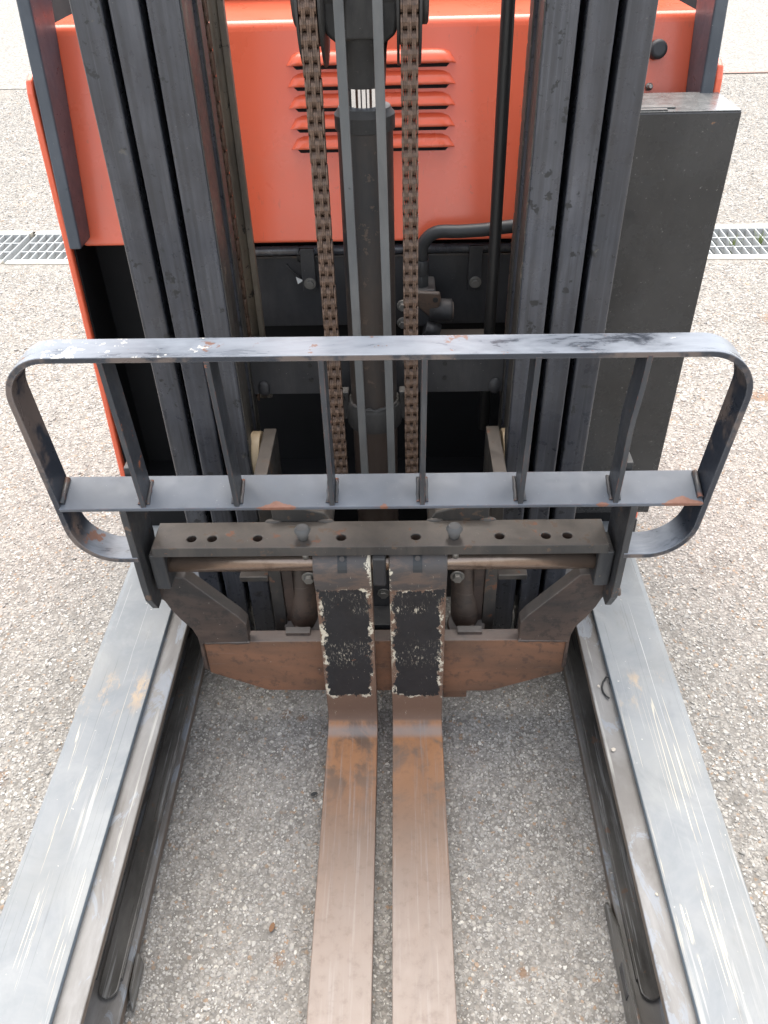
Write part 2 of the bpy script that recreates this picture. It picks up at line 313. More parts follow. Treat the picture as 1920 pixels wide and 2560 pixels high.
    redr = t.math('MULTIPLY', t.step(t.noise(42, 6, 0.75, t.vec((0.8, 1, 1.0), (off[2], 0, 4))), 0.68, 0.70), t.step(z, 0.10, 0.14))
    c = t.mix(redr, c, (0.26, 0.115, 0.06))
    isb = t.step(z, 0.062, 0.052)
    c = t.mix(isb, c, blade)
    c = t.mix(t.math('MULTIPLY', t.edge(0.003, 0.03, 0.3), 0.4), c, (0.32, 0.25, 0.20))
    rg = t.ramp(n2, [(0.3, 0.36), (0.7, 0.56)])
    h = t.math('ADD', t.math('MULTIPLY', t.noise(110, 5), 0.5), t.math('MULTIPLY', pm, 0.4))
    return t.out(c, rg, 0.0, 0.4, t.bump(h, 0.35, 0.0006))
M_forkL, M_forkR = fork_mat('fork_steel_left', 1), fork_mat('fork_steel_right', -1)

def chain_mat():
    t = T('greasy_chain'); n = t.noise(160, 5, 0.7); b = t.noise(900, 2)
    oi = t.n('ShaderNodeObjectInfo').outputs['Random']
    c = t.mix(t.ramp(n, [(0.35, 0.0), (0.7, 1.0)]), (0.055, 0.033, 0.022), (0.225, 0.142, 0.098))
    c = t.mix(t.math('MULTIPLY', oi, 0.4), c, (0.105, 0.073, 0.055))
    return t.out(c, t.ramp(n, [(0.3, 0.3), (0.7, 0.55)]), 0.35, 0.5, t.bump(n, 0.5, 0.0006))
M_chain = chain_mat()

def rubber(name, col_, rough=0.42, weave=True):
    t = T(name)
    w = t.vor(1.0, t.vec((400, 400, 160)), 'F1')
    c = t.mix(t.math('MULTIPLY', t.noise(30, 4), 0.5), col_, tuple(v*2.2 for v in col_))
    return t.out(c, rough, 0, 0.5, t.bump(w if weave else t.noise(90), 0.35, 0.0006))
M_hose = rubber('black_hose_rubber', (0.012, 0.012, 0.012))
M_hose2 = rubber('dull_hose_rubber', (0.022, 0.023, 0.024), 0.5, False)
M_cap = rubber('grey_rubber_cap', (0.085, 0.083, 0.08), 0.6, False)
def plain(name, c, rough=0.5, metal=0.0, var=0.3, sc=40):
    t = T(name); n = t.noise(sc, 5, 0.65)
    return t.out(t.mix(n, tuple(v*(1-var) for v in c), tuple(min(1, v*(1+var)) for v in c)), rough, metal, 0.5, t.bump(n, 0.2, 0.0006))
M_bolt = plain('dirty_bolt_steel', (0.24, 0.23, 0.21), 0.4, 0.6)
M_tan = plain('tan_roller', (0.42, 0.32, 0.20), 0.5)
M_white = plain('white_tag', (0.7, 0.7, 0.68), 0.5, 0, 0.06)
M_rubb = plain('black_plastic_knob', (0.035, 0.036, 0.038), 0.55, 0, 0.2)
M_galv = plain('galvanised_steel', (0.50, 0.51, 0.495), 0.45, 0.25, 0.15)
M_trench = plain('trench_concrete', (0.30, 0.31, 0.30), 0.8, 0, 0.25, 14)
M_edge = plain('pale_concrete', (0.50, 0.465, 0.385), 0.85, 0, 0.16, 30)
M_stone = plain('small_stone', (0.50, 0.44, 0.36), 0.8, 0, 0.2, 60)
M_leaf = plain('weed_green', (0.16, 0.20, 0.05), 0.6, 0, 0.3)
M_paint_tab = plain('pale_steel_tab', (0.40, 0.41, 0.40), 0.5, 0.1, 0.2)

def asphalt():
    t = T('asphalt'); v1 = t.n('ShaderNodeTexVoronoi', feature='F1'); t.set(v1.inputs['Vector'], t.vec((1, 1, 0.0))); v1.inputs['Scale'].default_value = 115
    v2 = t.n('ShaderNodeTexVoronoi', feature='F1'); t.set(v2.inputs['Vector'], t.vec((1, 1, 0.0), (3, 5, 0))); v2.inputs['Scale'].default_value = 240
    rc = t.sep(v1.outputs['Color'])
    c = t.ramp(rc[0], [(0.0, (0.25, 0.232, 0.208)), (0.35, (0.37, 0.345, 0.308)), (0.72, (0.46, 0.428, 0.382)), (0.88, (0.55, 0.51, 0.45)), (1.0, (0.68, 0.635, 0.55))])
    c = t.mix(t.step(rc[1], 0.90, 0.93), c, (0.40, 0.27, 0.17))
    c2 = t.ramp(t.sep(v2.outputs['Color'])[0], [(0.0, (0.24, 0.223, 0.20)), (0.6, (0.37, 0.345, 0.308)), (1.0, (0.50, 0.465, 0.41))])
    gap = t.step(v1.outputs['Distance'], 0.36, 0.62)
    c = t.mix(gap, c, t.mix(0.5, c2, (0.19, 0.176, 0.155)))
    c = t.mix(t.step(t.noise(7, 6, 0.7), 0.45, 0.62), c, c2)
    c = t.mix(t.math('MULTIPLY', t.step(t.noise(3.1, 5, 0.7, t.vec((1, 1, 0))), 0.60, 0.70), 0.3), c, (0.40, 0.28, 0.18))
    c = t.mix(t.math('MULTIPLY', t.noise(0.8, 4), 0.25), c, (0.45, 0.415, 0.37))
    c = t.mix(t.math('MULTIPLY', t.step(t.noise(1.7, 6, 0.68, t.vec((1, 1, 0), (4, 2, 0)), 0.5), 0.52, 0.70), 0.22), c, (0.20, 0.185, 0.165))
    c = t.mix(t.math('MULTIPLY', t.step(t.noise(9, 5, 0.6, t.vec((1, 1, 0), (1, 8, 0)), 0.4), 0.70, 0.76), 0.55), c, (0.33, 0.20, 0.12))
    # coarser dark pits: shadow between the further stones put into the colour
    pit_shade = t.n('ShaderNodeTexVoronoi', feature='F1'); t.set(pit_shade.inputs['Vector'], t.vec((1, 0.55, 0.0), (7, 3, 0))); pit_shade.inputs['Scale'].default_value = 62
    c = t.mix(t.math('MULTIPLY', t.step(pit_shade.outputs['Distance'], 0.44, 0.72), 0.38), c, (0.17, 0.157, 0.138))
    c = t.mix(1.0, c, (0.90, 0.90, 0.90), 'MULTIPLY')
    for (sx, sy, sr) in ((-0.264, 1.133, 0.016), (-0.228, 1.124, 0.014), (-0.224, 0.612, 0.016), (-0.43, 0.49, 0.028), (0.20, 0.594, 0.014), (0.146, 1.04, 0.016), (1.247, 2.47, 0.06), (1.52, 3.05, 0.09), (-0.86, 0.97, 0.03)):
        dd = t.n('ShaderNodeVectorMath', operation='DISTANCE'); t.set(dd.inputs[0], t.oc); dd.inputs[1].default_value = (sx, sy, 0)
        dn = t.math('ADD', dd.outputs['Value'], t.math('MULTIPLY', t.math('SUBTRACT', t.noise(55, 4, 0.7), 0.5), sr*2.2))
        c = t.mix(t.math('MULTIPLY', t.step(dn, sr*1.1, sr*0.2), 0.6), c, (0.24, 0.13, 0.065))
    h = t.math('SUBTRACT', t.math('MULTIPLY', t.sep(v1.outputs['Color'])[2], 0.6), t.math('MULTIPLY', v1.outputs['Distance'], 1.2))
    h = t.math('SUBTRACT', h, t.math('MULTIPLY', v2.outputs['Distance'], 0.4))
    return t.out(c, 0.9, 0, 0.05, t.bump(h, 0.7, 0.003))
M_asph = asphalt()

def chip_mat():
    t = T('stone_chips'); at = t.n('ShaderNodeVertexColor'); at.layer_name = 'tone'
    c = t.mix(t.math('MULTIPLY', t.noise(420, 3), 0.25), at.outputs[0], (0.20, 0.185, 0.165))
    c = t.mix(t.math('MULTIPLY', t.step(t.noise(2.1, 6, 0.68, t.vec((1, 1, 0), (4, 2, 0)), 0.5), 0.50, 0.68), 0.30), c, (0.23, 0.212, 0.19))
    return t.out(c, 0.85, 0, 0.12, t.bump(t.noise(600, 2), 0.3, 0.0005))
M_chip = chip_mat()
def pavement_mat():
    t = T('pale_pavement'); v = t.vor(130, t.vec((1, 1, 0)), 'F1', 'Color')
    c = t.ramp(t.sep(v)[0], [(0, (0.20, 0.188, 0.17)), (0.5, (0.33, 0.312, 0.283)), (1, (0.43, 0.405, 0.36))])
    c = t.mix(t.math('MULTIPLY', t.noise(0.9, 5), 0.4), c, (0.36, 0.34, 0.31))
    pv = t.vor(50, t.vec((1, 0.5, 0)), 'F1')
    c = t.mix(t.math('MULTIPLY', t.step(pv, 0.45, 0.7), 0.4), c, (0.16, 0.15, 0.135))
    return t.out(c, 0.9, 0, 0.03, t.bump(pv, 0.6, 0.004))
M_pave = pavement_mat()
M_seam = plain('reddish_seam', (0.33, 0.20, 0.16), 0.85, 0, 0.3, 20)

# ------------------------------------------------------------------ mesh helpers
def add_box(bm, x0, x1, y0, y1, z0, z1):
    vs = [bm.verts.new((x, y, z)) for z in (z0, z1) for y in (y0, y1) for x in (x0, x1)]
    for f in ((0, 2, 3, 1), (4, 5, 7, 6), (0, 1, 5, 4), (2, 6, 7, 3), (0, 4, 6, 2), (1, 3, 7, 5)): bm.faces.new([vs[i] for i in f])
def add_prism(bm, pts, axis, a0, a1):
    # pts are 2d; axis 'x': (y,z), 'y': (x,z), 'z': (x,y)
    def P(q, a):
        if axis == 'x': return (a, q[0], q[1])
        if axis == 'y': return (q[0], a, q[1])
        return (q[0], q[1], a)
    A = [bm.verts.new(P(q, a0)) for q in pts]; B = [bm.verts.new(P(q, a1)) for q in pts]
    n = len(pts); bm.faces.new(A[::-1]); bm.faces.new(B)
    for i in range(n): bm.faces.new((A[i], A[(i+1) % n], B[(i+1) % n], B[i]))
def frame_of(d):
    d = d.normalized(); a = Vector((0, 0, 1)) if abs(d.z) < 0.9 else Vector((1, 0, 0))
    u = d.cross(a).normalized(); return u, d.cross(u).normalized()
def add_tube(bm, path, rad, n=16, caps=True):
    path = [Vector(q) for q in path]; rings = []; u = None
    for i, q in enumerate(path):
        d = (path[min(i+1, len(path)-1)] - path[max(i-1, 0)]).normalized()
        if u is None: u, v = frame_of(d)
        else:
            u = (u - d*u.dot(d)).normalized(); v = d.cross(u)
        rr = rad[i] if isinstance(rad, (list, tuple)) else rad
        rings.append([bm.verts.new(q + u*math.cos(2*math.pi*k/n)*rr + v*math.sin(2*math.pi*k/n)*rr) for k in range(n)])
    for a, b in zip(rings, rings[1:]):
        for k in range(n):
            f = bm.faces.new((a[k], a[(k+1) % n], b[(k+1) % n], b[k])); f.smooth = True
    if caps: bm.faces.new(rings[0][::-1]); bm.faces.new(rings[-1])
def arc_path(pts, rads, seg=10):
    # polyline with filleted corners, 2d
    out = [Vector(pts[0])]
    for i in range(1, len(pts)-1):
        a, b, c = Vector(pts[i-1]), Vector(pts[i]), Vector(pts[i+1]); rr = rads[i]
        d1 = (a-b).normalized(); d2 = (c-b).normalized(); ang = d1.angle(d2); tl = rr/math.tan(ang/2)
        p1 = b + d1*tl; p2 = b + d2*tl; cen = b + (d1+d2).normalized()*(rr/math.sin(ang/2))
        a1 = math.atan2(p1.y-cen.y, p1.x-cen.x); a2 = math.atan2(p2.y-cen.y, p2.x-cen.x)
        while a2 - a1 > math.pi: a2 -= 2*math.pi
        while a2 - a1 < -math.pi: a2 += 2*math.pi
        for k in range(seg+1):
            an = a1 + (a2-a1)*k/seg; out.append(Vector((cen.x+math.cos(an)*rr, cen.y+math.sin(an)*rr)))
    out.append(Vector(pts[-1])); return out
def obj(name, bm, mat, parent=None, bevel=0.0, seg=2, smooth=None):
    bmesh.ops.recalc_face_normals(bm, faces=bm.faces)
    me = bpy.data.meshes.new(name); bm.to_mesh(me); bm.free(); me.materials.append(mat)
    o = bpy.data.objects.new(name, me); col.objects.link(o)
    if parent is not None:
        o.parent = parent
        if parent.type == 'EMPTY': o.matrix_parent_inverse = Matrix.Translation(-parent.location)
    if smooth:
        for f in me.polygons: f.use_smooth = True
        me.set_sharp_from_angle(angle=R(smooth))
    if bevel:
        b = o.modifiers.new('bevel', 'BEVEL'); b.width = bevel; b.segments = seg; b.limit_method = 'ANGLE'; b.angle_limit = R(35)
    return o
def B(): return bmesh.new()
def box(name, x0, x1, y0, y1, z0, z1, mat, parent, bevel=0.0015):
    bm = B(); add_box(bm, x0, x1, y0, y1, z0, z1); return obj(name, bm, mat, parent, bevel)
def tube(name, path, rad, mat, parent, n=16, bevel=0.0):
    bm = B(); add_tube(bm, path, rad, n); return obj(name, bm, mat, parent, bevel)
def hexbolt(name, c, d, rad, h, parent, mat=None):
    bm = B(); c = Vector(c); d = Vector(d).normalized()
    add_tube(bm, [c, c + d*h*0.25], rad*1.45, 18); add_tube(bm, [c + d*h*0.25, c + d*h], rad, 6)
    for f in bm.faces: f.smooth = False
    return obj(name, bm, mat or M_bolt, parent, 0.0008)
def tag(o, label, cat=None, group=None, kind=None):
    if label: o['label'] = label
    if cat: o['category'] = cat
    if group: o['group'] = group
    if kind: o['kind'] = kind
    return o

# ------------------------------------------------------------------ the setting: asphalt, pavement, drain
DR = R(-1.42)                      # the drain runs slightly askew to the truck
def drp(u, v): return (u*math.cos(DR) - v*math.sin(DR), 3.945 + 0.0 + u*math.sin(DR) + v*math.cos(DR) - 0.015)
bm = B(); S = 90
outer = [bm.verts.new(q) for q in ((-S, -S, 0), (S, -S, 0), (S, S, 0), (-S, S, 0))]
HL, HW = 3.9, 0.215
inner = [bm.verts.new((*drp(u, v), 0)) for u, v in ((-HL, -HW), (HL, -HW), (HL, HW), (-HL, HW))]
for i in range(4): bm.faces.new((outer[i], outer[(i+1) % 4], inner[(i+1) % 4], inner[i]))
ground = obj('asphalt_ground', bm, M_asph); ground['kind'] = 'structure'
bm = B()
for a, b, v0, v1 in ((-HL, HL, -0.175, 0.175),):
    q = [bm.verts.new((*drp(u, v), -0.11)) for u, v in ((a, v0), (b, v0), (b, v1), (a, v1))]; bm.faces.new(q)
    for v in (v0, v1):
        q = [bm.verts.new((*drp(u, v), z)) for u, z in ((a, -0.11), (b, -0.11), (b, -0.012), (a, -0.012))]; bm.faces.new(q)
trench = obj('drain_trench', bm, M_trench); trench['kind'] = 'structure'
# concrete edging cast in lengths
for side in (-1, 1):
    u = -HL; k = 0
    e = None
    for k, (ua, ub) in enumerate(((-HL, -1.905), (-1.885, 0.1), (0.12, 2.05), (2.07, HL))):
        bm = B(); v0, v1 = sorted((side*0.174, side*0.222))
        n = 24; lo = []; 
        for i in range(n+1):
            uu = ua + (ub-ua)*i/n; j = rnd.uniform(-0.004, 0.004)
            va, vb = v0 + (j if side < 0 else 0), v1 + (j if side > 0 else 0)
            if i in (0, n): va += 0.008 if side < 0 else 0; vb -= 0.008 if side > 0 else 0
            lo.append([bm.verts.new((*drp(uu, v), z)) for v, z in ((va, -0.05), (va, 0.006), (vb, 0.006), (vb, -0.05))])
        for a, b in zip(lo, lo[1:]):
            for q in range(3): bm.faces.new((a[q], b[q], b[q+1], a[q+1]))
        bm.faces.new(lo[0]); bm.faces.new(lo[-1][::-1])
        o = obj('concrete_edging', bm, M_edge, trench, 0.003)
# pale pavement beyond the asphalt
bm = B(); q = [bm.verts.new(v) for v in ((-60, 7.62, 0.004), (60, 7.5, 0.004), (60, 60, 0.004), (-60, 60, 0.004))]; bm.faces.new(q)
o = obj('pavement', bm, M_pave); o['kind'] = 'structure'
bm = B(); q = [bm.verts.new(v) for v in ((1.6, 7.57, 0.008), (9, 7.52, 0.008), (9, 7.60, 0.008), (1.6, 7.61, 0.008))]; bm.faces.new(q)
o = obj('pavement_seam', bm, M_seam); o['kind'] = 'structure'

# loose and embedded stone chips of the asphalt, near the camera
def chips():
    verts = []; faces = []; cols = []
    tones = [(0.28, 0.265, 0.243), (0.36, 0.340, 0.312), (0.42, 0.397, 0.363), (0.47, 0.446, 0.408), (0.52, 0.492, 0.448), (0.59, 0.558, 0.505), (0.71, 0.675, 0.605), (0.46, 0.34, 0.245)]
    wts = [10, 18, 20, 18, 13, 9, 6, 2]
    def area(x0, x1, y0, y1, dens, s0, s1, wts=wts):
        for _ in range(int((x1-x0)*(y1-y0)*dens)):
            x, y = rnd.uniform(x0, x1), rnd.uniform(y0, y1)
            s = rnd.uniform(s0, s1)*(1.0 if rnd.random() < 0.93 else 1.6); a = rnd.uniform(0, 6.283); el = rnd.uniform(0.28, 0.95)
            c = rnd.choices(tones, wts)[0]; jj = rnd.uniform(0.85, 1.15); c = (c[0]*jj, c[1]*jj, c[2]*jj, 1)
            n = 5; b0 = len(verts); zt = rnd.uniform(0.15, 0.45)*s; tx, ty = rnd.uniform(-0.3, 0.3), rnd.uniform(-0.3, 0.3)
            for ring, (sc, z) in enumerate(((1.0, -0.001), (0.72, zt))):
                for i in range(n):
                    an = 6.283*i/n + rnd.uniform(-0.35, 0.35); rr = s*sc*rnd.uniform(0.7, 1.15)
                    px, py = rr*math.cos(an), rr*math.sin(an)*el
                    qx, qy = px*math.cos(a) - py*math.sin(a), px*math.sin(a) + py*math.cos(a)
                    verts.append((x + qx, y + qy, z + (qx*tx + qy*ty if ring else 0)))
            for i in range(n):
                faces.append((b0+i, b0+(i+1) % n, b0+n+(i+1) % n, b0+n+i))
            faces.append(tuple(b0+n+i for i in range(n)))
            cols.append((n+1, c))
    area(-0.52, 0.44, 0.3, 1.35, 44000, 0.0013, 0.0042, [4, 22, 30, 16, 6, 5, 6, 2])
    area(-1.75, -0.6, 0.45, 2.3, 17000, 0.0022, 0.0056)
    area(0.50, 1.65, 0.45, 2.3, 17000, 0.0022, 0.0056)
    area(-2.1, -0.68, 2.3, 3.68, 7500, 0.0035, 0.0080)
    area(-3.2, -0.85, 4.22, 7.5, 4200, 0.005, 0.009)
    area(0.72, 3.0, 4.15, 7.45, 4200, 0.005, 0.009)
    area(0.58, 2.0, 2.3, 3.64, 7500, 0.0035, 0.0080)
    me = bpy.data.meshes.new('stone_chips'); me.from_pydata(verts, [], faces)
    ca = me.color_attributes.new('tone', 'FLOAT_COLOR', 'CORNER')
    buf = []; fi = 0
    for nf, c in cols:
        for _ in range(nf):
            buf.extend(c*len(me.polygons[fi].vertices)); fi += 1
    ca.data.foreach_set('color', buf)
    me.materials.append(M_chip); o = bpy.data.objects.new('stone_chips', me); col.objects.link(o); o.parent = ground; o['kind'] = 'stuff'
chips()

# ------------------------------------------------------------------ drain grates
def bar_mesh(name, u0, u1, v0, v1, z0, z1):
    bm = B(); add_box(bm, u0, u1, v0, v1, z0, z1); me = bpy.data.meshes.new(name)
    bmesh.ops.recalc_face_normals(bm, faces=bm.faces); bm.to_mesh(me); bm.free(); me.materials.append(M_galv); return me
me_bear = bar_mesh('bearing_bar', -0.0022, 0.0022, -0.166, 0.166, -0.032, 0.0)
me_cross = bar_mesh('cross_rod', 0.0, 0.985, -0.003, 0.003, -0.014, -0.0015)
me_side = bar_mesh('side_bar', 0.0, 0.985, -0.0025, 0.0025, -0.034, 0.0015)
def grate(u0, label):
    e = bpy.data.objects.new('drain_grate', None); col.objects.link(e)
    e.location = (*drp(u0, 0), 0.002); e.rotation_euler = (0, 0, DR); e.empty_display_size = 0.1
    tag(e, label, 'drain grate', 'steel grates over the drain channel')
    def child(me, x, y_, nm):
        o = bpy.data.objects.new(nm, me); col.objects.link(o); o.parent = e; o.location = (x, y_, 0)
    for v in (-0.1685, 0.1685): child(me_side, 0, v, 'side_bar')
    for v in (-0.058, 0.058): child(me_cross, 0, v, 'cross_rod')
    for i in range(24): child(me_bear, 0.004 + i*0.0425, 0, 'bearing_bar')
grate(-2.895, 'steel drain grate at the far left edge, cut off by the picture')
grate(-1.872, 'steel drain grate left of the truck, next to its red side plate')
grate(1.205, 'steel drain grate right of the truck with weeds in it')
grate(-0.855, 'steel drain grate crossing behind the truck on its left half')
grate(0.178, 'steel drain grate crossing behind the truck beneath the black side cover')
grate(2.222, 'steel drain grate beyond the right edge of the weedy one')
# weeds in the right grate
def weed(u, v, h, label, n=9):
    bm = B(); x, y_ = drp(u, v)
    for i in range(n):
        a = rnd.uniform(0, 6.283); L = h*rnd.uniform(0.5, 1.1); w = 0.0035; pts = []
        for k in range(4):
            tt = k/3; pts.append(Vector((x + math.cos(a)*L*0.7*tt, y_ + math.sin(a)*L*0.5*tt, -0.06 + (0.065+L*0.5)*math.sin(tt*1.5))))
        sd_ = Vector((-math.sin(a), math.cos(a), 0.2))
        prev = None
        for k, q in enumerate(pts):
            ww = w*(1 - k/3.2); cur = (bm.verts.new(q + sd_*ww), bm.verts.new(q - sd_*ww))
            if prev: bm.faces.new((prev[0], prev[1], cur[1], cur[0]))
            prev = cur
    tag(obj('weed', bm, M_leaf), label, 'weed')
weed(1.60, -0.03, 0.075, 'small weed in the drain grate nearest the black box')
weed(1.735, 0.01, 0.09, 'bigger weed in the drain grate near the right picture edge', 13)

# ------------------------------------------------------------------ the reach truck
truck = bpy.data.objects.new('reach_truck', None); col.objects.link(truck); truck.location = (-0.045, 1.6, 0); truck.empty_display_size = 0.3
tag(truck, 'red and black reach truck with two rusty forks between steel straddle legs', 'forklift')
Z_TOP = 2.15

# --- straddle legs
def leg(s):
    # s=-1 left, +1 right; X measured from the truck centre line -0.048
    X = lambda d: -0.048 + s*d
    bm = B(); Y0, Y1 = -0.12, 1.62
    prof = [(X(0.577), 0.02), (X(0.577), 0.236), (X(0.573), 0.246), (X(0.563), 0.25), (X(0.447), 0.25), (X(0.447), 0.2385), (X(0.49), 0.2385), (X(0.49), 0.02)]
    add_prism(bm, prof, 'y', Y0, Y1)
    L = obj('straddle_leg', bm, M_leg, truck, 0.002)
    bm = B()
    prof = [(X(0.486), 0.236), (X(0.410), 0.236), (X(0.4085), 0.2345), (X(0.4085), 0.222), (X(0.413), 0.219), (X(0.474), 0.219), (X(0.474), 0.052), (X(0.417), 0.047), (X(0.414), 0.044), (X(0.414), 0.026), (X(0.486), 0.026)]
    add_prism(bm, prof, 'y', Y0 + 0.01, 1.55)
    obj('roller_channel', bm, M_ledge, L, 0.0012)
    # running track on the lower flange with a rounded end
    pts = []
    xa, xb = sorted((X(0.425), X(0.458))); rr = (xb-xa)/2
    for k in range(9): an = math.pi + math.pi*k/8; pts.append(((xa+xb)/2 + rr*math.cos(an), 0.545 + rr*math.sin(an)))
    pts += [(xb, 1.5), (xa, 1.5)]
    bm = B(); add_prism(bm, pts, 'z', 0.0535, 0.061); obj('running_track', bm, M_track, L, 0.002)
    # wear ribs either side of the track
    for d in (0.4235, 0.4665):
        xa, xb = sorted((X(d), X(d+0.003))); box('track_rib', xa, xb, 0.56, 1.5, 0.049, 0.0585, M_track, L, 0.0008)
    # bolted guard plate near the leg's front part
    if s > 0:
        prof = [(0.30, 0.008), (0.30, 0.085), (0.50, 0.085), (0.64, 0.072), (0.70, 0.03), (0.70, 0.012)]
        bm = B(); add_prism(bm, [(a, b) for a, b in prof], 'x', X(0.4045), X(0.4095)); g = obj('guard_plate', bm, M_track, L, 0.001)
        box('guard_slot', X(0.4030), X(0.4046), 0.535, 0.585, 0.04, 0.062, M_black, g, 0.0)
    else:
        prof = [(0.525, 0.012), (0.525, 0.02), (0.545, 0.052), (0.60, 0.058), (0.60, 0.012)]
        bm = B(); add_prism(bm, [(a, b) for a, b in prof], 'x', X(0.4095), X(0.4045)); obj('guard_plate', bm, M_track, L, 0.001)
    return L
legL, legR = leg(-1), leg(1)

# --- mast rails: three nested I sections each side
def rail(name, x0, x1, y0, mat, open_side):
    bm = B(); d = 0.14; f = 0.034; w = 0.007
    pts = [(x0, y0), (x1, y0), (x1, y0+f), (x1-w, y0+f+0.006), (x1-w, y0+d-f-0.006), (x1, y0+d-f), (x1, y0+d), (x0, y0+d), (x0, y0+d-f), (x0+w, y0+d-f-0.006), (x0+w, y0+f+0.006), (x0, y0+f)]
    add_prism(bm, pts, 'z', 0.065, Z_TOP); return obj(name, bm, mat, truck, 0.0042, 4)
MX = -0.0465
for s in (-1, 1):
    for nm, a, b, y0 in (('outer_mast_rail', 0.3590, 0.4025, 1.302), ('middle_mast_rail', 0.3060, 0.3480, 1.298), ('inner_mast_rail', 0.2485, 0.2950, 1.294)):
        x0, x1 = sorted((MX + s*a, MX + s*b))
        o = rail(nm, x0, x1, y0, M_mast, s)
        if nm == 'inner_mast_rail':
            # rubbed, greasy inner side strip
            xi = MX + s*(a - 0.0018); xa, xb = sorted((xi, MX + s*(a + 0.001)))
            box('grease_strip', xa, xb, 1.2975, 1.3275, 0.07, Z_TOP - 0.01, M_grimy, o, 0.0006)
            xa, xb = sorted((MX + s*(a + 0.0045), MX + s*(a + 0.0085)))
            box('rail_web_strip', xa, xb, 1.334, 1.394, 0.07, Z_TOP - 0.01, M_grimy, o, 0.0006)
            xa, xb = sorted((xi, MX + s*(a + 0.001)))
            box('grease_strip', xa, xb, 1.4005, 1.4315, 0.07, Z_TOP - 0.01, M_grimy, o, 0.0006)
# black backing added behind the nested rails as the shadow in their gaps
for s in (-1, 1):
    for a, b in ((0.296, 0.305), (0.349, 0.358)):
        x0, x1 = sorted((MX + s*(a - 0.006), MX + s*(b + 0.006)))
        box('rail_gap_shade', x0, x1, 1.4445, 1.449, 0.07, Z_TOP, M_void, truck, 0.0)
# --- mast cross members
cm = B(); add_box(cm, -0.297, 0.203, 1.418, 1.432, 0.658, 0.762)
XM = obj('mast_cross_member', cm, M_black, truck, 0.001)
for hx in (-0.177, 0.0865):
    for hz in (0.722, 0.690):
        tube('bolt_hole', [(hx, 1.4165, hz), (hx, 1.4185, hz)], 0.0045, M_hose, XM, 14)
for hx in (-0.272, 0.186):
    bm = B(); bmesh.ops.create_icosphere(bm, subdivisions=2, radius=0.012, matrix=Matrix.Translation((hx, 1.416, 0.672)) @ Matrix.Diagonal((1.0, 0.5, 1.5, 1)))
    for v in bm.verts: v.co += Vector((rnd.uniform(-1, 1), rnd.uniform(-1, 1), rnd.uniform(-1, 1)))*0.0012
    obj('weld_bead', bm, M_black, XM, smooth=60)
box('mast_cross_member', -0.297, 0.203, 1.40, 1.43, 0.10, 0.20, M_black, truck)

# --- lift cylinder
CX, CY = -0.0515, 1.36
def lathe(name, prof, mat, parent, cx=CX, cy=CY, n=40, smooth=35):
    bm = B(); rings = []
    for rr, z in prof: rings.append([bm.verts.new((cx + rr*math.cos(2*math.pi*k/n), cy + rr*math.sin(2*math.pi*k/n), z)) for k in range(n)])
    for a, b in zip(rings, rings[1:]):
        for k in range(n): bm.faces.new((a[k], a[(k+1) % n], b[(k+1) % n], b[k]))
    bm.faces.new(rings[0][::-1]); bm.faces.new(rings[-1])
    return obj(name, bm, mat, parent, smooth=smooth)
cyl = lathe('lift_cylinder', [(0.0435, 0.12), (0.0435, 1.168)], M_barrel, truck)
lathe('gland_nut', [(0.0435, 1.1655), (0.0468, 1.167), (0.0468, 1.188), (0.043, 1.192), (0.040, 1.198), (0.031, 1.1985)], M_cast, cyl)
lathe('cylinder_clamp', [(0.045, 0.630), (0.0525, 0.632), (0.0525, 0.672), (0.050, 0.679), (0.046, 0.680)], M_cast, cyl)
bm = B(); gp_ = [Vector((CX + math.cos(2*math.pi*k/40)*0.0455, CY + math.sin(2*math.pi*k/40)*0.0455, 0.6805 + rnd.uniform(-0.002, 0.002))) for k in range(41)]
add_tube(bm, gp_, [rnd.uniform(0.0025, 0.0055) for _ in gp_], 8); obj('dried_grease', bm, M_cast, cyl)
for s in (-1, 1):
    box('clamp_ear', *(sorted((CX + s*0.048, CX + s*0.078))), 1.35, 1.372, 0.640, 0.70, M_cast, cyl, 0.002)
    hexbolt('clamp_bolt', (CX + s*0.067, 1.35, 0.69), (0, -1, 0), 0.008, 0.010, cyl, M_cast)
rod = lathe('piston_rod', [(0.029, 1.19), (0.029, 1.24)], M_chrome, cyl, n=64)
# crosshead: neck, yoke block, rib and axle carrying the two chain pulleys
xh = B(); 
rings = []
for rr, z in ((0.033, 1.2265), (0.034, 1.24), (0.036, 1.275), (0.040, 1.295)):
    rings.append([xh.verts.new((CX + rr*math.cos(2*math.pi*k/32), CY + rr*math.sin(2*math.pi*k/32), z)) for k in range(32)])
for a, b in zip(rings, rings[1:]):
    for k in range(32): xh.faces.new((a[k], a[(k+1) % 32], b[(k+1) % 32], b[k]))
xh.faces.new(rings[0][::-1]); xh.faces.new(rings[-1])
crosshead = obj('crosshead', xh, M_cast, truck, smooth=50)
bm = B(); add_prism(bm, [(CX-0.034, 1.285), (CX-0.05, 1.297), (CX-0.053, 1.315), (CX-0.053, 1.38), (CX+0.053, 1.38), (CX+0.053, 1.315), (CX+0.05, 1.297), (CX+0.034, 1.285)], 'y', 1.328, 1.40)
obj('yoke_block', bm, M_cast, crosshead, 0.005, 3)
bm = B(); add_prism(bm, [(CX-0.024, 1.292), (CX+0.026, 1.292), (CX+0.021, 1.38), (CX-0.019, 1.38)], 'y', 1.315, 1.335); obj('yoke_rib', bm, M_cast, crosshead, 0.004, 3)
PY, PZ, PR = 1.352, 1.345, 0.0745
CHX = {-1: -0.1190, 1: 0.0165}
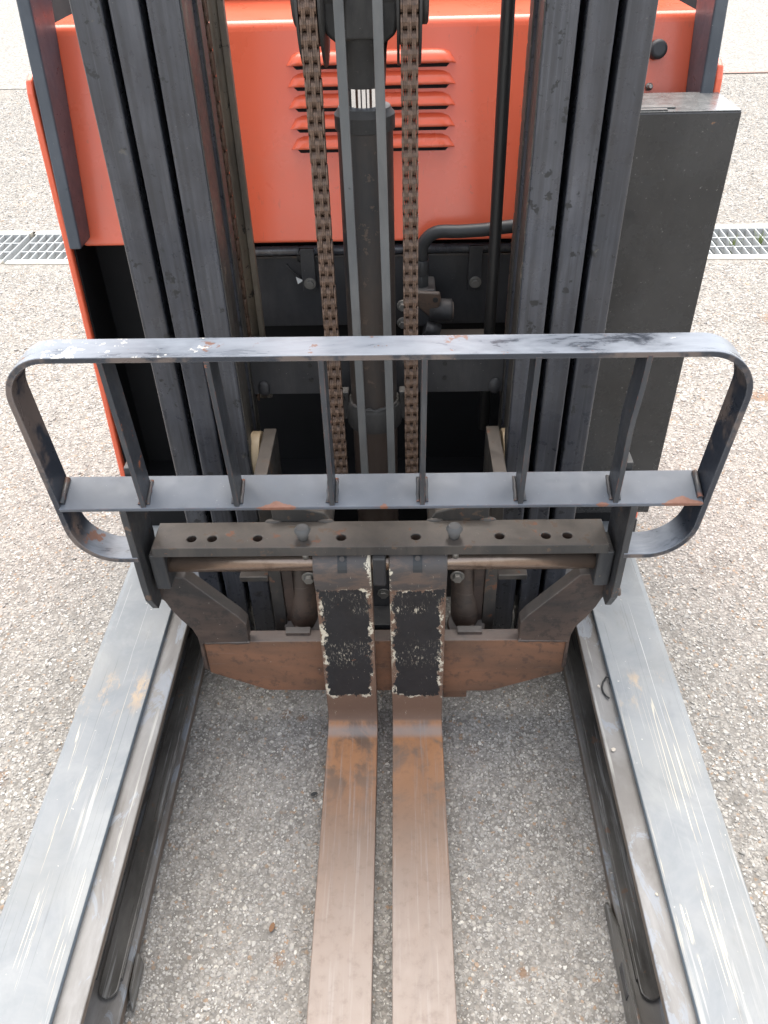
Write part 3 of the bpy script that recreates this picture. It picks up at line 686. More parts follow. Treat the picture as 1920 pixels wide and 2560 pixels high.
for s in (-1, 1):
    cx = CHX[s]
    tube('pulley_axle', [(cx - s*0.045, PY, PZ), (cx + s*0.028, PY, PZ)], 0.026, M_cast, crosshead, 24, 0.002)
    pl = None
    bm = B(); prof = [(-0.0172, 0.03), (-0.0172, PR + 0.016), (-0.0135, PR + 0.017), (-0.0132, PR - 0.010), (0.0132, PR - 0.010), (0.0135, PR + 0.017), (0.0172, PR + 0.016), (0.0172, 0.03)]
    rings = [[bm.verts.new((cx + dx, PY + rr*math.cos(2*math.pi*k/48), PZ + rr*math.sin(2*math.pi*k/48))) for k in range(48)] for dx, rr in prof]
    for a, b in zip(rings, rings[1:]):
        for k in range(48): bm.faces.new((a[k], a[(k+1) % 48], b[(k+1) % 48], b[k]))
    pl = obj('chain_pulley', bm, M_cast, truck, smooth=40)
    tube('axle_cap', [(cx + s*0.017, PY, PZ), (cx + s*0.026, PY, PZ), (cx + s*0.028, PY, PZ)], [0.040, 0.040, 0.036], M_cast, pl, 28)

# --- leaf chains, link by link
PITCH = 0.01905
def link_mesh(name, cols_, tt, half):
    bm = B(); n = 6; rr = 0.0096
    for c in cols_:
        x0 = c*tt - half; x1 = x0 + tt*0.90; pts = []
        for k in range(n+1): a = math.pi*k/n; pts.append((rr*math.cos(a), PITCH/2 + rr*math.sin(a)))
        pts.append((-rr*0.90, 0))
        for k in range(n+1): a = math.pi + math.pi*k/n; pts.append((rr*math.cos(a), -PITCH/2 + rr*math.sin(a)))
        pts.append((rr*0.90, 0))
        add_prism(bm, pts, 'x', x0, x1)
    for z in (-PITCH/2, PITCH/2):
        x0, x1 = (min(cols_))*tt - half - 0.0004, (max(cols_)+1)*tt - half + 0.0001
        add_tube(bm, [(x0, 0, z), (x1, 0, z)], 0.0034, 8)
    bmesh.ops.recalc_face_normals(bm, faces=bm.faces)
    me = bpy.data.meshes.new(name); bm.to_mesh(me); bm.free(); me.materials.append(M_chain); return me
LA = link_mesh('chain_link', (0, 3, 4, 7), 0.0030, 0.0120); LB = link_mesh('chain_link', (1, 2, 5, 6), 0.0030, 0.0120)
def chain(path, label=None):
    # path: list of points; links are laid along it at one pitch each
    seg = [(Vector(a), Vector(b)) for a, b in zip(path, path[1:])]
    L = [(b-a).length for a, b in seg]; tot = sum(L); n = int(tot/PITCH)
    def at(sv):
        for (a, b), l in zip(seg, L):
            if sv <= l: return a + (b-a)*(sv/l), (b-a).normalized()
            sv -= l
        return seg[-1][1], (seg[-1][1]-seg[-1][0]).normalized()
    root = None
    for i in range(n):
        q, d = at((i+0.5)*PITCH); me = LA if i % 2 == 0 else LB
        if root is None:
            root = bpy.data.objects.new('lift_chain', me); o = root; par = truck
        else:
            o = bpy.data.objects.new('chain_link', me); par = root
        col.objects.link(o)
        ang = -math.atan2(d.y, d.z) + rnd.uniform(-0.03, 0.03)
        W = Matrix.Translation(q + Vector((rnd.uniform(-3, 3)*1e-4, 0, 0))) @ Matrix.Rotation(ang, 4, 'X')
        o.parent = par
        if par is truck: o.matrix_parent_inverse = Matrix.Translation(-truck.location); o.matrix_basis = W; W0 = W
        else: o.matrix_parent_inverse = W0.inverted(); o.matrix_basis = W
    return root
for s in (-1, 1):
    path = [(CHX[s] + (0.004 if s < 0 else 0.003), PY - PR - 0.0085, 0.54), (CHX[s], PY - PR - 0.0075, PZ)]
    for k in range(1, 9):
        a = math.pi - math.pi/2*k/8*1.2
        path.append((CHX[s], PY + (PR+0.0075)*math.cos(a), PZ + (PR+0.0075)*math.sin(a)))
    chain(path)
# side chains half hidden behind the inner rails
chain([(-0.3075, 1.475, 0.62), (-0.3075, 1.475, 1.75)])
chain([(0.2185, 1.475, 0.62), (0.2185, 1.475, 1.75)])
# chain anchors behind the carriage
# --- strips, tubes and hoses
def strip(name, xa, xb, za, zb, yy, w, th, mat):
    bm = B(); vs = []
    for x, z in ((xa, za), (xb, zb)): vs.append([bm.verts.new((x + dx, yy + dy, z)) for dx, dy in ((-w/2, -th/2), (w/2, -th/2), (w/2, th/2), (-w/2, th/2))])
    for k in range(4): bm.faces.new((vs[0][k], vs[0][(k+1) % 4], vs[1][(k+1) % 4], vs[1][k]))
    bm.faces.new(vs[0][::-1]); bm.faces.new(vs[1]); return obj(name, bm, mat, truck, 0.0012)
strip('guide_strip', -0.0690, -0.0792, 0.50, 1.60, 1.25, 0.0138, 0.008, M_grey)
strip('guide_strip', -0.0180, -0.0280, 0.50, 1.60, 1.25, 0.0138, 0.008, M_grey)
tube('mast_tube', [(-0.2925, 1.508, 0.60), (-0.2925, 1.508, Z_TOP)], 0.0088, M_pipe, truck)
box('mast_tube_bracket', -0.284, -0.2735, 1.50, 1.515, 0.6, Z_TOP, M_pipe, truck)
tube('hydraulic_hose', [(0.173, 1.452, 0.55), (0.1725, 1.452, 0.9), (0.1685, 1.45, 1.35), (0.166, 1.45, 2.1)], 0.0108, M_hose, truck, 20)
hp = [Vector((0.044, 1.575, 0.845)), Vector((0.044, 1.575, 0.885))]
for k in range(1, 9):
    a = math.pi/2*k/8; hp.append(Vector((0.044 + 0.042*(1-math.cos(a)), 1.575 - 0.01*k/8, 0.885 + 0.042*math.sin(a))))
hp += [Vector((0.115, 1.56, 0.928)), Vector((0.16, 1.555, 0.932)), Vector((0.215, 1.55, 0.940)), Vector((0.27, 1.55, 0.940))]
tube('elbow_hose', hp, 0.0125, M_hose2, truck, 20)

# --- valve block behind the mast
vb = box('valve_block', 0.018, 0.072, 1.55, 1.62, 0.735, 0.815, M_black, truck, 0.004)
tube('hose_nut', [(0.044, 1.575, 0.812), (0.044, 1.575, 0.838)], 0.0155, M_hose2, vb, 6, 0.001)
tube('hose_ferrule', [(0.044, 1.575, 0.838), (0.044, 1.575, 0.868)], 0.0145, M_hose2, vb, 20, 0.001)
bm = B(); add_prism(bm, [(0.03, 0.79), (0.03, 0.815), (0.080, 0.812), (0.082, 0.80), (0.076, 0.765), (0.058, 0.762)], 'y', 1.54, 1.552); fl = obj('valve_flange', bm, M_boss, vb, 0.003)
tube('flange_hole', [(0.071, 1.5385, 0.798), (0.071, 1.541, 0.798)], 0.0055, M_hose, fl, 14)
tube('solenoid', [(0.062, 1.56, 0.768), (0.104, 1.555, 0.768), (0.106, 1.555, 0.768)], [0.023, 0.023, 0.021], M_black, vb, 24)
tube('solenoid_cap', [(0.1055, 1.555, 0.768), (0.1085, 1.555, 0.768)], 0.017, M_boss, vb, 20)
for zz in (0.783, 0.745): hexbolt('valve_bolt', (0.006, 1.55, zz), (0, -1, 0), 0.0085, 0.014, vb)
tube('valve_fitting', [(0.05, 1.545, 0.735), (0.08, 1.545, 0.725)], 0.016, M_black, vb, 18)
box('floor_bracket', 0.07, 0.20, 1.53, 1.60, 0.690, 0.704, M_carr, truck)

# --- red hood, side plates, posts
n_h = Vector((0, -0.375, 0.09)).normalized(); up_h = Vector((0, 0.09, 0.375)).normalized()
def hood_pt(x, z, off=0.0):
    tt = (z - 0.888)/0.375; return Vector((x, 1.62 + 0.09*tt, z)) + n_h*off
bm = B()
sec = [(1.62, 0.888), (1.7065, 1.2485), (1.7105, 1.259), (1.720, 1.264), (2.25, 1.267), (2.25, 0.888)]
add_prism(bm, sec, 'x', -0.641, 0.545)
hood = obj('hood', bm, M_red, truck, 0.006, 4)
def louvre(z):
    bm = B(); x0, x1 = -0.206, 0.108; n = 26; h = 0.0235; rows = []
    prof = [(h, 0.0), (h*0.85, 0.0062), (h*0.55, 0.0115), (h*0.22, 0.0148), (0.0, 0.0160), (0.0, 0.0)]
    for i in range(n+1):
        tt = i/n; x = x0 + (x1-x0)*tt; e = min(tt, 1-tt)*(x1-x0)/0.034; k = math.sqrt(max(0.0, 1-(1-min(1, e))**2))
        k = max(k, 0.03)
        rows.append([bm.verts.new(hood_pt(x, z + uu*k, 0.0003 + vv*k)) for uu, vv in prof])
    for a, b in zip(rows, rows[1:]):
        for q in range(len(prof)-1):
            f = bm.faces.new((a[q], b[q], b[q+1], a[q+1])); f.smooth = q < 4
    o = obj('louvre', bm, M_red, hood); return o
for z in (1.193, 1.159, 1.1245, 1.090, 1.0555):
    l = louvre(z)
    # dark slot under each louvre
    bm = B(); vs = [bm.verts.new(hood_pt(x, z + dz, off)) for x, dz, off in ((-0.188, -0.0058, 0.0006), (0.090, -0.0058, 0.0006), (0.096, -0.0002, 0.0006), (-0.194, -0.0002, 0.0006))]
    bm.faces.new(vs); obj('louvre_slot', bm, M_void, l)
def on_hood_tube(name, x, z, stations, mat, n=24):
    c = hood_pt(x, z); return tube(name, [c + n_h*o for o, _ in stations], [q for _, q in stations], mat, hood, n)
on_hood_tube('rubber_stop', 0.472, 1.206, [(0.0, 0.016), (0.014, 0.0165), (0.021, 0.0150), (0.0235, 0.010)], M_rubb)
on_hood_tube('hood_catch', 0.466, 1.148, [(0.0, 0.0065), (0.006, 0.0065), (0.006, 0.004), (0.013, 0.0045), (0.016, 0.003)], M_bolt)
# side plates: thin red edge, black inner lining
for s, xo, xi in ((-1, -0.664, -0.651), (1, 0.571, 0.558)):
    x0, x1 = sorted((xo, xi))
    bm = B(); z_b = 0.30 if s < 0 else 0.225
    add_prism(bm, [(1.538, z_b), (1.5985, 1.175), (1.606, 1.195), (1.625, 1.203), (2.3, 1.21), (2.3, z_b)], 'x', x0, x1)
    sp = obj('side_plate', bm, M_red, truck, 0.004, 3)
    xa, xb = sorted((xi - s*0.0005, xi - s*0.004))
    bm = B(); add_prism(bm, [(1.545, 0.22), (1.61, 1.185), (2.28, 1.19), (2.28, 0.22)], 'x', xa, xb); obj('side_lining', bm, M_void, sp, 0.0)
    # foot of the plate
    xa, xb = sorted((xo + s*0.001, xi - s*0.001))
    bm = B(); add_prism(bm, [(1.5305, 0.13), (1.538, z_b - 0.002), (2.3, z_b - 0.002), (2.3, 0.13)], 'x', xa, xb); obj('plate_foot', bm, M_black, sp, 0.002)
# guard posts lean back with the hood
for s, xa, xb in ((-1, -0.6465, -0.6225), (1, 0.5345, 0.5575)):
    bm = B(); add_prism(bm, [(1.560, 0.905), (1.613, 1.305), (1.72, 2.2), (1.83, 2.2), (1.722, 1.305), (1.7070, 1.252), (1.6230, 0.905)], 'x', xa, xb)
    gp = obj('guard_post', bm, M_post, truck, 0.004, 3)
box('seat_base', -0.64, 0.545, 1.99, 2.3, 1.2685, 1.40, M_black, truck, 0.01)
box('rear_guard', -0.78, -0.648, 1.995, 2.3, 1.212, 1.40, M_black, truck, 0.006)
box('rear_guard', 0.556, 0.66, 1.995, 2.3, 1.212, 1.40, M_black, truck, 0.006)
# chassis behind and beneath the hood
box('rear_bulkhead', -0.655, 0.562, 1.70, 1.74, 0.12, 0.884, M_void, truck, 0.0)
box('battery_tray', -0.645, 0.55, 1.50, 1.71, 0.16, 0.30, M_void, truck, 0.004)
fp = box('front_panel', -0.43, 0.35, 1.662, 1.676, 0.686, 0.852, M_black, truck, 0.002)
tube('panel_rail', [(-0.45, 1.652, 0.861), (0.36, 1.652, 0.861)], 0.0095, M_mast, truck, 18)
box('panel_lip', -0.45, 0.36, 1.655, 1.668, 0.8425, 0.847, M_carr, truck, 0.001)
for bx_, bz in ((-0.189, 0.794), (0.1585, 0.791)):
    hg = box('panel_hanger', bx_ - 0.016, bx_ + 0.013, 1.640, 1.650, bz - 0.018, 0.868, M_black, truck, 0.0015)
    hexbolt('hanger_bolt', (bx_, 1.640, bz), (0, -1, 0), 0.0088, 0.010, hg)
# wire with a white tag by the left hanger
tube('loose_wire', [(-0.236, 1.652, 0.832), (-0.226, 1.648, 0.818), (-0.212, 1.65, 0.806), (-0.205, 1.65, 0.800)], 0.0018, M_hose, truck, 8)
bm = B(); add_prism(bm, [(-0.2185, 0.806), (-0.203, 0.7985), (-0.2155, 0.7905)], 'y', 1.645, 1.6465); obj('wire_tag', bm, M_white, truck)
tube('cable_tie', [(-0.205, 1.645, 0.868), (-0.2085, 1.638, 0.86), (-0.211, 1.638, 0.845), (-0.205, 1.645, 0.838)], 0.0014, M_hose, truck, 8)

# --- tall black side cover on the right
bm = B(); add_box(bm, 0.372, 0.5680, 1.470, 1.605, 0.30, 1.1525)
cover = obj('side_cover', bm, M_box, truck, 0.0022, 3)
M_lid = paint('worn_sky_sheen_lid', (0.085, 0.088, 0.088), (0.02, 0.02, 0.02), dust=(0.30, 0.29, 0.27), rough=0.24, chip=0.72, dusty=0.3, edge=0.4)  # worn paint, its base lightened to stand in for reflected sky
box('cover_lid', 0.372, 0.5672, 1.471, 1.604, 1.1528, 1.1545, M_lid, cover, 0.0006)
box('cover_hinge_leaf', 0.385, 0.463, 1.487, 1.505, 1.1550, 1.1575, M_grey, cover, 0.0005)
box('cover_hinge_leaf', 0.40, 0.447, 1.474, 1.484, 1.1550, 1.157, M_grey, cover, 0.0005)

# ------------------------------------------------------------------ fork carriage
KX = -0.040
bm = B()
add_box(bm, -0.4455, 0.3625, 1.078, 1.150, 0.5275, 0.548)
for f in bm.faces: pass
top = obj('carriage_top_plate', bm, M_carr, truck, 0.0022)
HOLES = (-0.378, -0.341, -0.259, -0.109, 0.024, 0.173, 0.255, 0.293)
cut = B()
for hx in HOLES: add_tube(cut, [(hx, 1.1045, 0.50), (hx, 1.1045, 0.58)], 0.0088, 24)
me_cut = bpy.data.meshes.new('cut'); bmesh.ops.recalc_face_normals(cut, faces=cut.faces); cut.to_mesh(me_cut); cut.free()
co = bpy.data.objects.new('cut', me_cut); col.objects.link(co)
top.modifiers.clear(); md = top.modifiers.new('b', 'BOOLEAN'); md.object = co; md.operation = 'DIFFERENCE'; md.solver = 'EXACT'
dg = bpy.context.evaluated_depsgraph_get(); me_new = bpy.data.meshes.new_from_object(top.evaluated_get(dg))
top.modifiers.clear(); top.data = me_new; bpy.data.objects.remove(co)
bv = top.modifiers.new('bevel', 'BEVEL'); bv.width = 0.0015; bv.segments = 2; bv.limit_method = 'ANGLE'; bv.angle_limit = R(40)
for hx in HOLES:   # rusty sleeves down the holes
    bm = B(); add_tube(bm, [(hx, 1.1045, 0.5285), (hx, 1.1045, 0.5445)], 0.0086, 24, False)
    obj('hole_sleeve', bm, M_boss, top)
    tube('hole_floor', [(hx, 1.1045, 0.526), (hx, 1.1045, 0.5282)], 0.0095, M_boss, top, 20)
for cx in (-0.177, 0.092):
    tube('rubber_stop', [(cx, 1.1015, z) for z in (0.548, 0.5515, 0.552, 0.559, 0.568, 0.574, 0.5755)], [0.008, 0.008, 0.0098, 0.0108, 0.0148, 0.0110, 0.0095], M_cap, top, 28)
    tube('stop_screw', [(cx + 0.003, 1.088, 0.513), (cx + 0.003, 1.088, 0.528)], 0.0055, M_bolt, top, 16)
# raised castings behind the plate
for s in (-1, 1):
    X = lambda d: KX + s*d
    bm = B(); add_prism(bm, [(X(0.198), 0.535), (X(0.198), 0.578), (X(0.140), 0.578), (X(0.100), 0.566), (X(0.090), 0.548), (X(0.086), 0.535)], 'y', 1.1505, 1.20); obj('raised_casting', bm, M_carr, top, 0.003, 3)
    for d in (0.196, 0.100):
        bm = B(); bmesh.ops.create_icosphere(bm, subdivisions=2, radius=0.009, matrix=Matrix.Translation((X(d), 1.151, 0.547)) @ Matrix.Diagonal((1.8, 0.7, 0.7, 1)))
        obj('weld_bead', bm, M_carr, top, smooth=60)
    # arms that run back into the mast, with rollers
    x0, x1 = sorted((X(0.207), X(0.232)))
    bm = B(); add_prism(bm, [(1.200, 0.17), (1.200, 0.600), (1.206, 0.6145), (1.36, 0.6145), (1.36, 0.17)], 'x', x0, x1); arm = obj('carriage_arm', bm, M_carr, truck, 0.0015)
    tube('mast_roller', [(X(0.238), 1.345, 0.565), (X(0.258), 1.345, 0.565)], 0.045, M_tan, arm, 32, 0.002)
    tube('mast_roller', [(X(0.238), 1.345, 0.26), (X(0.258), 1.345, 0.26)], 0.045, M_tan, arm, 32, 0.002)
    x0, x1 = sorted((X(0.232), X(0.290)))
    box('arm_bracket', x0, x1, 1.195, 1.215, 0.353, 0.366, M_carr, arm)
    # lift jack foot with its boss
    cyx = X(0.172)
    tc = tube('carriage_jack', [(cyx, 1.262, 0.47), (cyx, 1.246, 0.36), (cyx, 1.228, 0.27), (cyx, 1.22, 0.235), (cyx, 1.215, 0.20)], [0.029, 0.030, 0.031, 0.031, 0.028], M_boss, truck, 32, 0.002)
    bc = Vector((cyx + s*0.002, 1.204, 0.216)); bd = Vector((0, -0.45, 0.62)).normalized()
    bs = tube('jack_boss', [bc - bd*0.016, bc + bd*0.004, bc + bd*0.007], [0.040, 0.040, 0.037], M_boss, tc, 36)
    tube('jack_pin', [bc + bd*0.007, bc + bd*0.013, bc + bd*0.015], [0.016, 0.016, 0.013], M_rust, tc, 24)
    hexbolt('jack_bolt', (X(0.150), 1.20, 0.36), (0, -1, 0), 0.010, 0.012, tc, M_bolt)
    box('carriage_cheek', *sorted((X(0.185), X(0.2065))), 1.206, 1.23, 0.16, 0.40, M_gusset, truck)
    # end blocks that hold the shaft
    x0, x1 = sorted((X(0.389), X(0.4165)))
    box('shaft_block', x0, x1, 1.083, 1.14, 0.443, 0.5265, M_block, truck, 0.003)
# fork shaft
shaft = tube('fork_shaft', [(-0.430, 1.110, 0.488), (0.350, 1.110, 0.488)], 0.0195, M_shaft, truck, 32)
# lower cross bar, tapering towards the middle
bm = B(); add_prism(bm, [(-0.4065, 0.163), (-0.290, 0.104), (0.183, 0.098), (0.333, 0.160), (0.333, 0.2585), (-0.4065, 0.2585)], 'y', 1.119, 1.150)
low = obj('carriage_lower_bar', bm, M_rust, truck, 0.002)
box('wear_pad', 0.085, 0.135, 1.123, 1.148, 0.072, 0.1, M_rust, low)
for s in (-1, 1): box('bar_notch_plate', *sorted((KX + s*0.150, KX + s*0.20)), 1.135, 1.152, 0.2587, 0.266, M_gusset, low, 0.001)
# side gussets
def gusset(s):
    X = lambda d: KX + s*d
    pts = [(0.372, 0.445), (0.395, 0.446), (0.425, 0.437), (0.436, 0.405), (0.430, 0.393), (0.420, 0.383), (0.412, 0.360), (0.398, 0.332), (0.380, 0.304), (0.3735, 0.28), (0.3725, 0.255), (0.3745, 0.185), (0.3668, 0.178), (0.3668, 0.262), (0.2715, 0.266), (0.2705, 0.316), (0.282, 0.336)]
    bm = B(); P = [(X(a), b) for a, b in pts]
    if s < 0: P = P[::-1]
    add_prism(bm, P, 'y', 1.1115, 1.1405); g = obj('side_gusset', bm, M_gusset, truck, 0.002)
    # weld along the bar
    for k in range(18):
        pass
    bm = B(); L = [Vector((X(0.2705 + 0.098*k/16), 1.1155, 0.2615 + rnd.uniform(-0.0008, 0.0008))) for k in range(17)]
    add_tube(bm, L, [0.0042 + rnd.uniform(-0.0008, 0.0008) for _ in L], 8); obj('weld_bead', bm, M_gusset, g)
    return g
gusset(-1); gusset(1)
# block and bracket between the forks
mb = box('shaft_clip', -0.0535, -0.0300, 1.070, 1.125, 0.459, 0.526, M_block, truck, 0.003)
bk = box('centre_bracket', -0.075, 0.0, 1.215, 1.23, 0.20, 0.42, M_black, truck)
hexbolt('bracket_bolt', (-0.040, 1.2145, 0.300), (0, -1, 0.0), 0.009, 0.010, bk)
box('centre_bracket_foot', -0.09, 0.012, 1.16, 1.215, 0.19, 0.262, M_black, truck)

# --- forks: eye round the shaft, shank, heel, blade
def fork(xc, mat, side):
    cy, cz, re = 1.110, 0.488, 0.0375
    tb = 0.036
    out = []
    # outer profile (y,z): from blade tip top along the blade, heel, shank front, eye, shank back, underside
    pts = [(0.035, 0.030), (0.06, 0.036), (0.30, 0.043), (0.7, 0.0465), (1.03, 0.048), (1.058, 0.050), (1.073, 0.0555), (1.0805, 0.068), (1.0825, 0.09), (1.0825, 0.435), (1.0795, 0.443), (1.0765, 0.455)]
    for k in range(15):
        a = math.pi*1.05 - math.pi*1.05*k/14*1.02; pts.append((cy + re*math.cos(a), cz + re*math.sin(a)))
    pts += [(1.1445, 0.455), (1.1405, 0.44), (1.1175, 0.41), (1.1175, 0.055), (1.112, 0.028), (1.095, 0.014), (1.06, 0.0105), (0.3, 0.0125), (0.06, 0.019), (0.035, 0.023)]
    bm = B(); add_prism(bm, pts, 'x', -0.0525, 0.0525)
    # taper the blade a little at the tip
    for v in bm.verts:
        if v.co.y < 0.32: v.co.x *= 0.72 + 0.28*max(0, (v.co.y - 0.03))/0.29
    o = obj('fork', bm, mat, truck)
    o.matrix_basis = Matrix.Translation((xc, 0, 0))
    # smooth eye and heel
    for f in o.data.polygons: f.use_smooth = True
    o.data.set_sharp_from_angle(angle=R(32))
    bv = o.modifiers.new('bevel', 'BEVEL'); bv.width = 0.0018; bv.segments = 2; bv.limit_method = 'ANGLE'; bv.angle_limit = R(50)
    # keyway in the eye
    def loc(ob): ob.parent = o; ob.matrix_parent_inverse = Matrix.Identity(4); return ob
    bm = B(); 
    arc = []
    for k in range(7):
        a = math.pi*0.98 - math.pi*0.36*k/6; arc.append((cy + (re + 0.0006)*math.cos(a), cz + (re + 0.0006)*math.sin(a)))
    for k in range(6, -1, -1):
        a = math.pi*0.98 - math.pi*0.36*k/6; arc.append((cy + (re - 0.006)*math.cos(a), cz + (re - 0.006)*math.sin(a)))
    add_prism(bm, arc, 'x', -0.0085 + 0.001*side, 0.0085 + 0.001*side); k1 = obj('keyway', bm, M_hose2, None); loc(k1)
    bm = B(); c = Vector((0.001*side, cy + re*math.cos(2.35), cz + re*math.sin(2.35))); add_tube(bm, [c, c + Vector((0, -0.0025, 0.0025))], 0.0048, 14); k2 = obj('locating_pin', bm, M_carr, None); loc(k2)
    return o
fork(-0.1095, M_forkL, 1); fork(0.0280, M_forkR, -1)

# --- load backrest: bent flat-bar frame, lower bar, six uprights
FY0, FY1, FT = 1.0585, 1.1185, 0.0098
path = arc_path([(-0.4655, 0.5335), (-0.5725, 0.5335), (-0.6005, 0.9370), (0.5290, 0.9325), (0.4955, 0.5335), (0.3840, 0.5335)], [0, 0.082, 0.072, 0.076, 0.082, 0], 12)
bm = B(); ring = []
for i, q in enumerate(path):
    d = (path[min(i+1, len(path)-1)] - path[max(i-1, 0)]).normalized(); nrm = Vector((d.y, -d.x))*FT     # inward
    ins = q + nrm
    ring.append([bm.verts.new((q.x, FY0, q.y)), bm.verts.new((q.x, FY1, q.y)), bm.verts.new((ins.x, FY1, ins.y)), bm.verts.new((ins.x, FY0, ins.y))])
for a, b in zip(ring, ring[1:]):
    for k in range(4):
        f = bm.faces.new((a[k], a[(k+1) % 4], b[(k+1) % 4], b[k])); f.smooth = True
bm.faces.new(ring[0][::-1]); bm.faces.new(ring[-1])
rest = obj('load_backrest', bm, M_rail, truck)
rest.data.set_sharp_from_angle(angle=R(30))
bv = rest.modifiers.new('bevel', 'BEVEL'); bv.width = 0.0014; bv.segments = 2; bv.limit_method = 'ANGLE'; bv.angle_limit = R(40)
# lower bar, tipped forward
bm = B(); add_prism(bm, [(1.0555, 0.6565), (1.1175, 0.6795), (1.1205, 0.6715), (1.0585, 0.6485)], 'x', -0.5735, 0.4950)
lb = obj('lower_bar', bm, M_lower, rest, 0.0014)
nt = M_lower.node_tree; bsdf = nt.nodes['Principled BSDF']; src = bsdf.inputs['Base Color'].links[0].from_socket
tt_ = T.__new__(T); tt_.m = M_lower; tt_.t = nt; tt_.b = bsdf; tt_.oc = nt.nodes['Texture Coordinate'].outputs['Object']
lx, ly, lz = tt_.sep(); wob = tt_.math('SUBTRACT', tt_.noise(75, 5, 0.7), 0.5); c_ = src
for x0, hw, hy in ((-0.208, 0.034, 0.013), (0.462, 0.036, 0.015), (-0.03, 0.008, 0.006), (0.33, 0.012, 0.005)):
    ex = tt_.math('SUBTRACT', 1.0, tt_.math('DIVIDE', tt_.math('ABSOLUTE', tt_.math('SUBTRACT', lx, x0)), hw))
    lim = tt_.math('MULTIPLY_ADD', ex, hy, 1.0555)
    m_ = tt_.step(tt_.math('SUBTRACT', lim, tt_.math('ADD', ly, tt_.math('MULTIPLY', wob, 0.012))), 0.0, 0.0008)
    c_ = tt_.mix(m_, c_, tt_.mix(tt_.noise(120, 4), (0.19, 0.075, 0.045), (0.30, 0.15, 0.10)))
tt_.set(bsdf.inputs['Base Color'], c_)
for hx, ln in ((-0.5690, 1), (0.4905, 1)):
    bm = B(); add_tube(bm, [(hx, 1.064, 0.662), (hx, 1.088, 0.671), (hx, 1.112, 0.680)], 0.005, 8); obj('weld_bead', bm, M_frame, lb)
UPS = [(-0.431, -0.4405), (-0.2745, -0.283), (-0.1160, -0.1162), (0.0338, 0.0352), (0.1955, 0.2000), (0.3515, 0.3600)]
for i, (xb, xt) in enumerate(UPS):
    bm = B(); prev = None; n = 10
    for k in range(n+1):
        tt = k/n; x = xb + (xt-xb)*tt
        if i == 5: x += -0.0032*math.exp(-((tt-0.52)/0.2)**2)
        z = 0.6555 + (0.9275-0.6555)*tt; zb = 0.676 + (0.9275-0.676)*tt
        cur = [bm.verts.new((x + dx, yy, zz)) for dx, yy, zz in ((-0.0043, 1.0580, z), (0.0043, 1.0580, z), (0.0043, 1.106, zb), (-0.0043, 1.106, zb))]
        if prev:
            for q in range(4): bm.faces.new((prev[q], prev[(q+1) % 4], cur[(q+1) % 4], cur[q]))
        else: bm.faces.new(cur[::-1])
        prev = cur
    bm.faces.new(prev)
    up_ = obj('upright', bm, M_frame, rest, 0.0009)
    for dx in (-0.0068, 0.0068):
        bm = B(); L = [Vector((xb + dx + rnd.uniform(-0.0006, 0.0006), 1.063 + 0.045*k/6, 0.6598 + 0.0167*k/6 - 0.0005)) for k in range(7)]
        add_tube(bm, L, [0.0034 + rnd.uniform(-0.0006, 0.0006) for _ in L], 8); obj('weld_bead', bm, M_frame, lb)
# brackets joining the backrest to the carriage
def bracket(s, x0, x1):
    prof = [(1.0635, 0.432), (1.0600, 0.470), (1.0600, 0.6465), (1.1235, 0.6700), (1.1260, 0.690), (1.158, 0.690), (1.158, 0.52), (1.145, 0.47), (1.1405, 0.425), (1.1405, 0.390), (1.086, 0.390)]
    bm = B(); add_prism(bm, prof, 'x', x0, x1); b = obj('backrest_bracket', bm, M_brkt, rest, 0.0015)
    tube('bracket_bolt', [((x0 if s < 0 else x1) , 1.080, 0.432), ((x0 if s < 0 else x1) + s*0.008, 1.080, 0.432)], 0.009, M_boss, b, 6) if s > 0 else None
    return b
bracket(-1, -0.4755, -0.4632); bracket(1, 0.3790, 0.3912)

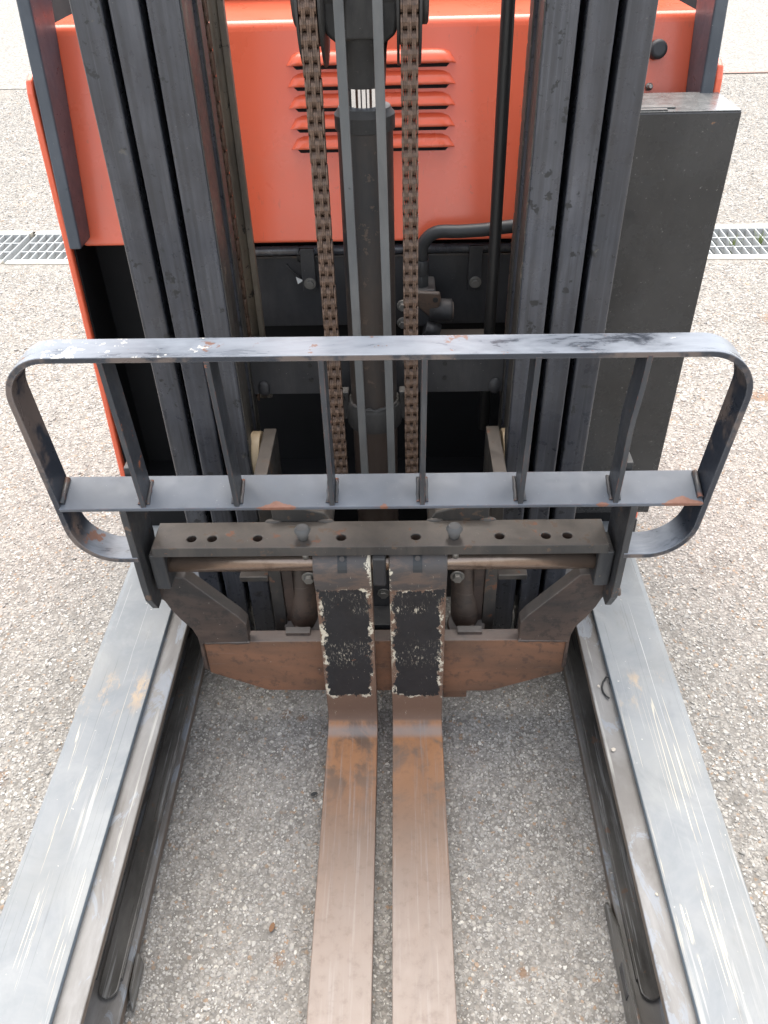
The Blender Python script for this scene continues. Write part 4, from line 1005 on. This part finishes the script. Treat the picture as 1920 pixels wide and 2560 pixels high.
# ------------------------------------------------------------------ small loose things
def stone(x, y_, z, s, label, mat=M_stone):
    bm = B(); bmesh.ops.create_icosphere(bm, subdivisions=1, radius=s, matrix=Matrix.Translation((x, y_, z + s*0.45)) @ Matrix.Rotation(rnd.uniform(0, 3), 4, 'Z') @ Matrix.Diagonal((1.0, 0.75, 0.5, 1)))
    for v in bm.verts: v.co += Vector((rnd.uniform(-1, 1), rnd.uniform(-1, 1), rnd.uniform(-1, 1)))*s*0.16
    tag(obj('stone', bm, mat, None, 0.0004), label, 'stone')
stone(0.376, 1.018, 0.236, 0.0038, 'pale pebble on the right leg ledge beside the curled scrap of wire')
stone(0.3745, 0.874, 0.236, 0.0055, 'cream pebble alone halfway along the right leg ledge')
stone(0.3875, 0.613, 0.236, 0.0032, 'tiny tan pebble near the front of the right leg ledge')
bm = B(); wp = [Vector(q) for q in ((0.3985, 1.022, 0.2385), (0.4000, 1.034, 0.2415), (0.394, 1.037, 0.2415), (0.386, 1.027, 0.2395), (0.3815, 1.014, 0.2385), (0.3815, 1.003, 0.2385), (0.385, 0.994, 0.2385), (0.3895, 0.987, 0.240))]
add_tube(bm, wp, 0.0017, 10); tag(obj('wire_scrap', bm, M_hose), 'curled scrap of black wire lying on the right leg ledge', 'wire')
def leaf(x, y_, label, mat, s=0.012, a=0.4):
    bm = B(); pts = []
    for k in range(8):
        an = 2*math.pi*k/8; pts.append((s*math.cos(an), s*0.5*math.sin(an)))
    vs = [bm.verts.new((x + px*math.cos(a) - py*math.sin(a), y_ + px*math.sin(a) + py*math.cos(a), 0.007 + 0.25*abs(py) + rnd.uniform(0, 0.0015))) for px, py in pts]
    bm.faces.new(vs); ex = bmesh.ops.extrude_face_region(bm, geom=list(bm.faces))
    for g in ex['geom']:
        if isinstance(g, bmesh.types.BMVert): g.co.z += 0.0008
    tag(obj('dry_leaf', bm, mat), label, 'leaf')
M_dry = plain('dry_leaf_brown', (0.20, 0.10, 0.045), 0.7, 0, 0.3)
leaf(-0.24, 0.665, 'small brown dry leaf on the asphalt left of the left fork', M_dry, 0.009, 1.3)
leaf(-0.155 - 0.03, 0.93, 'dark scrap on the asphalt close beside the left fork blade', M_hose2, 0.008, 0.3)
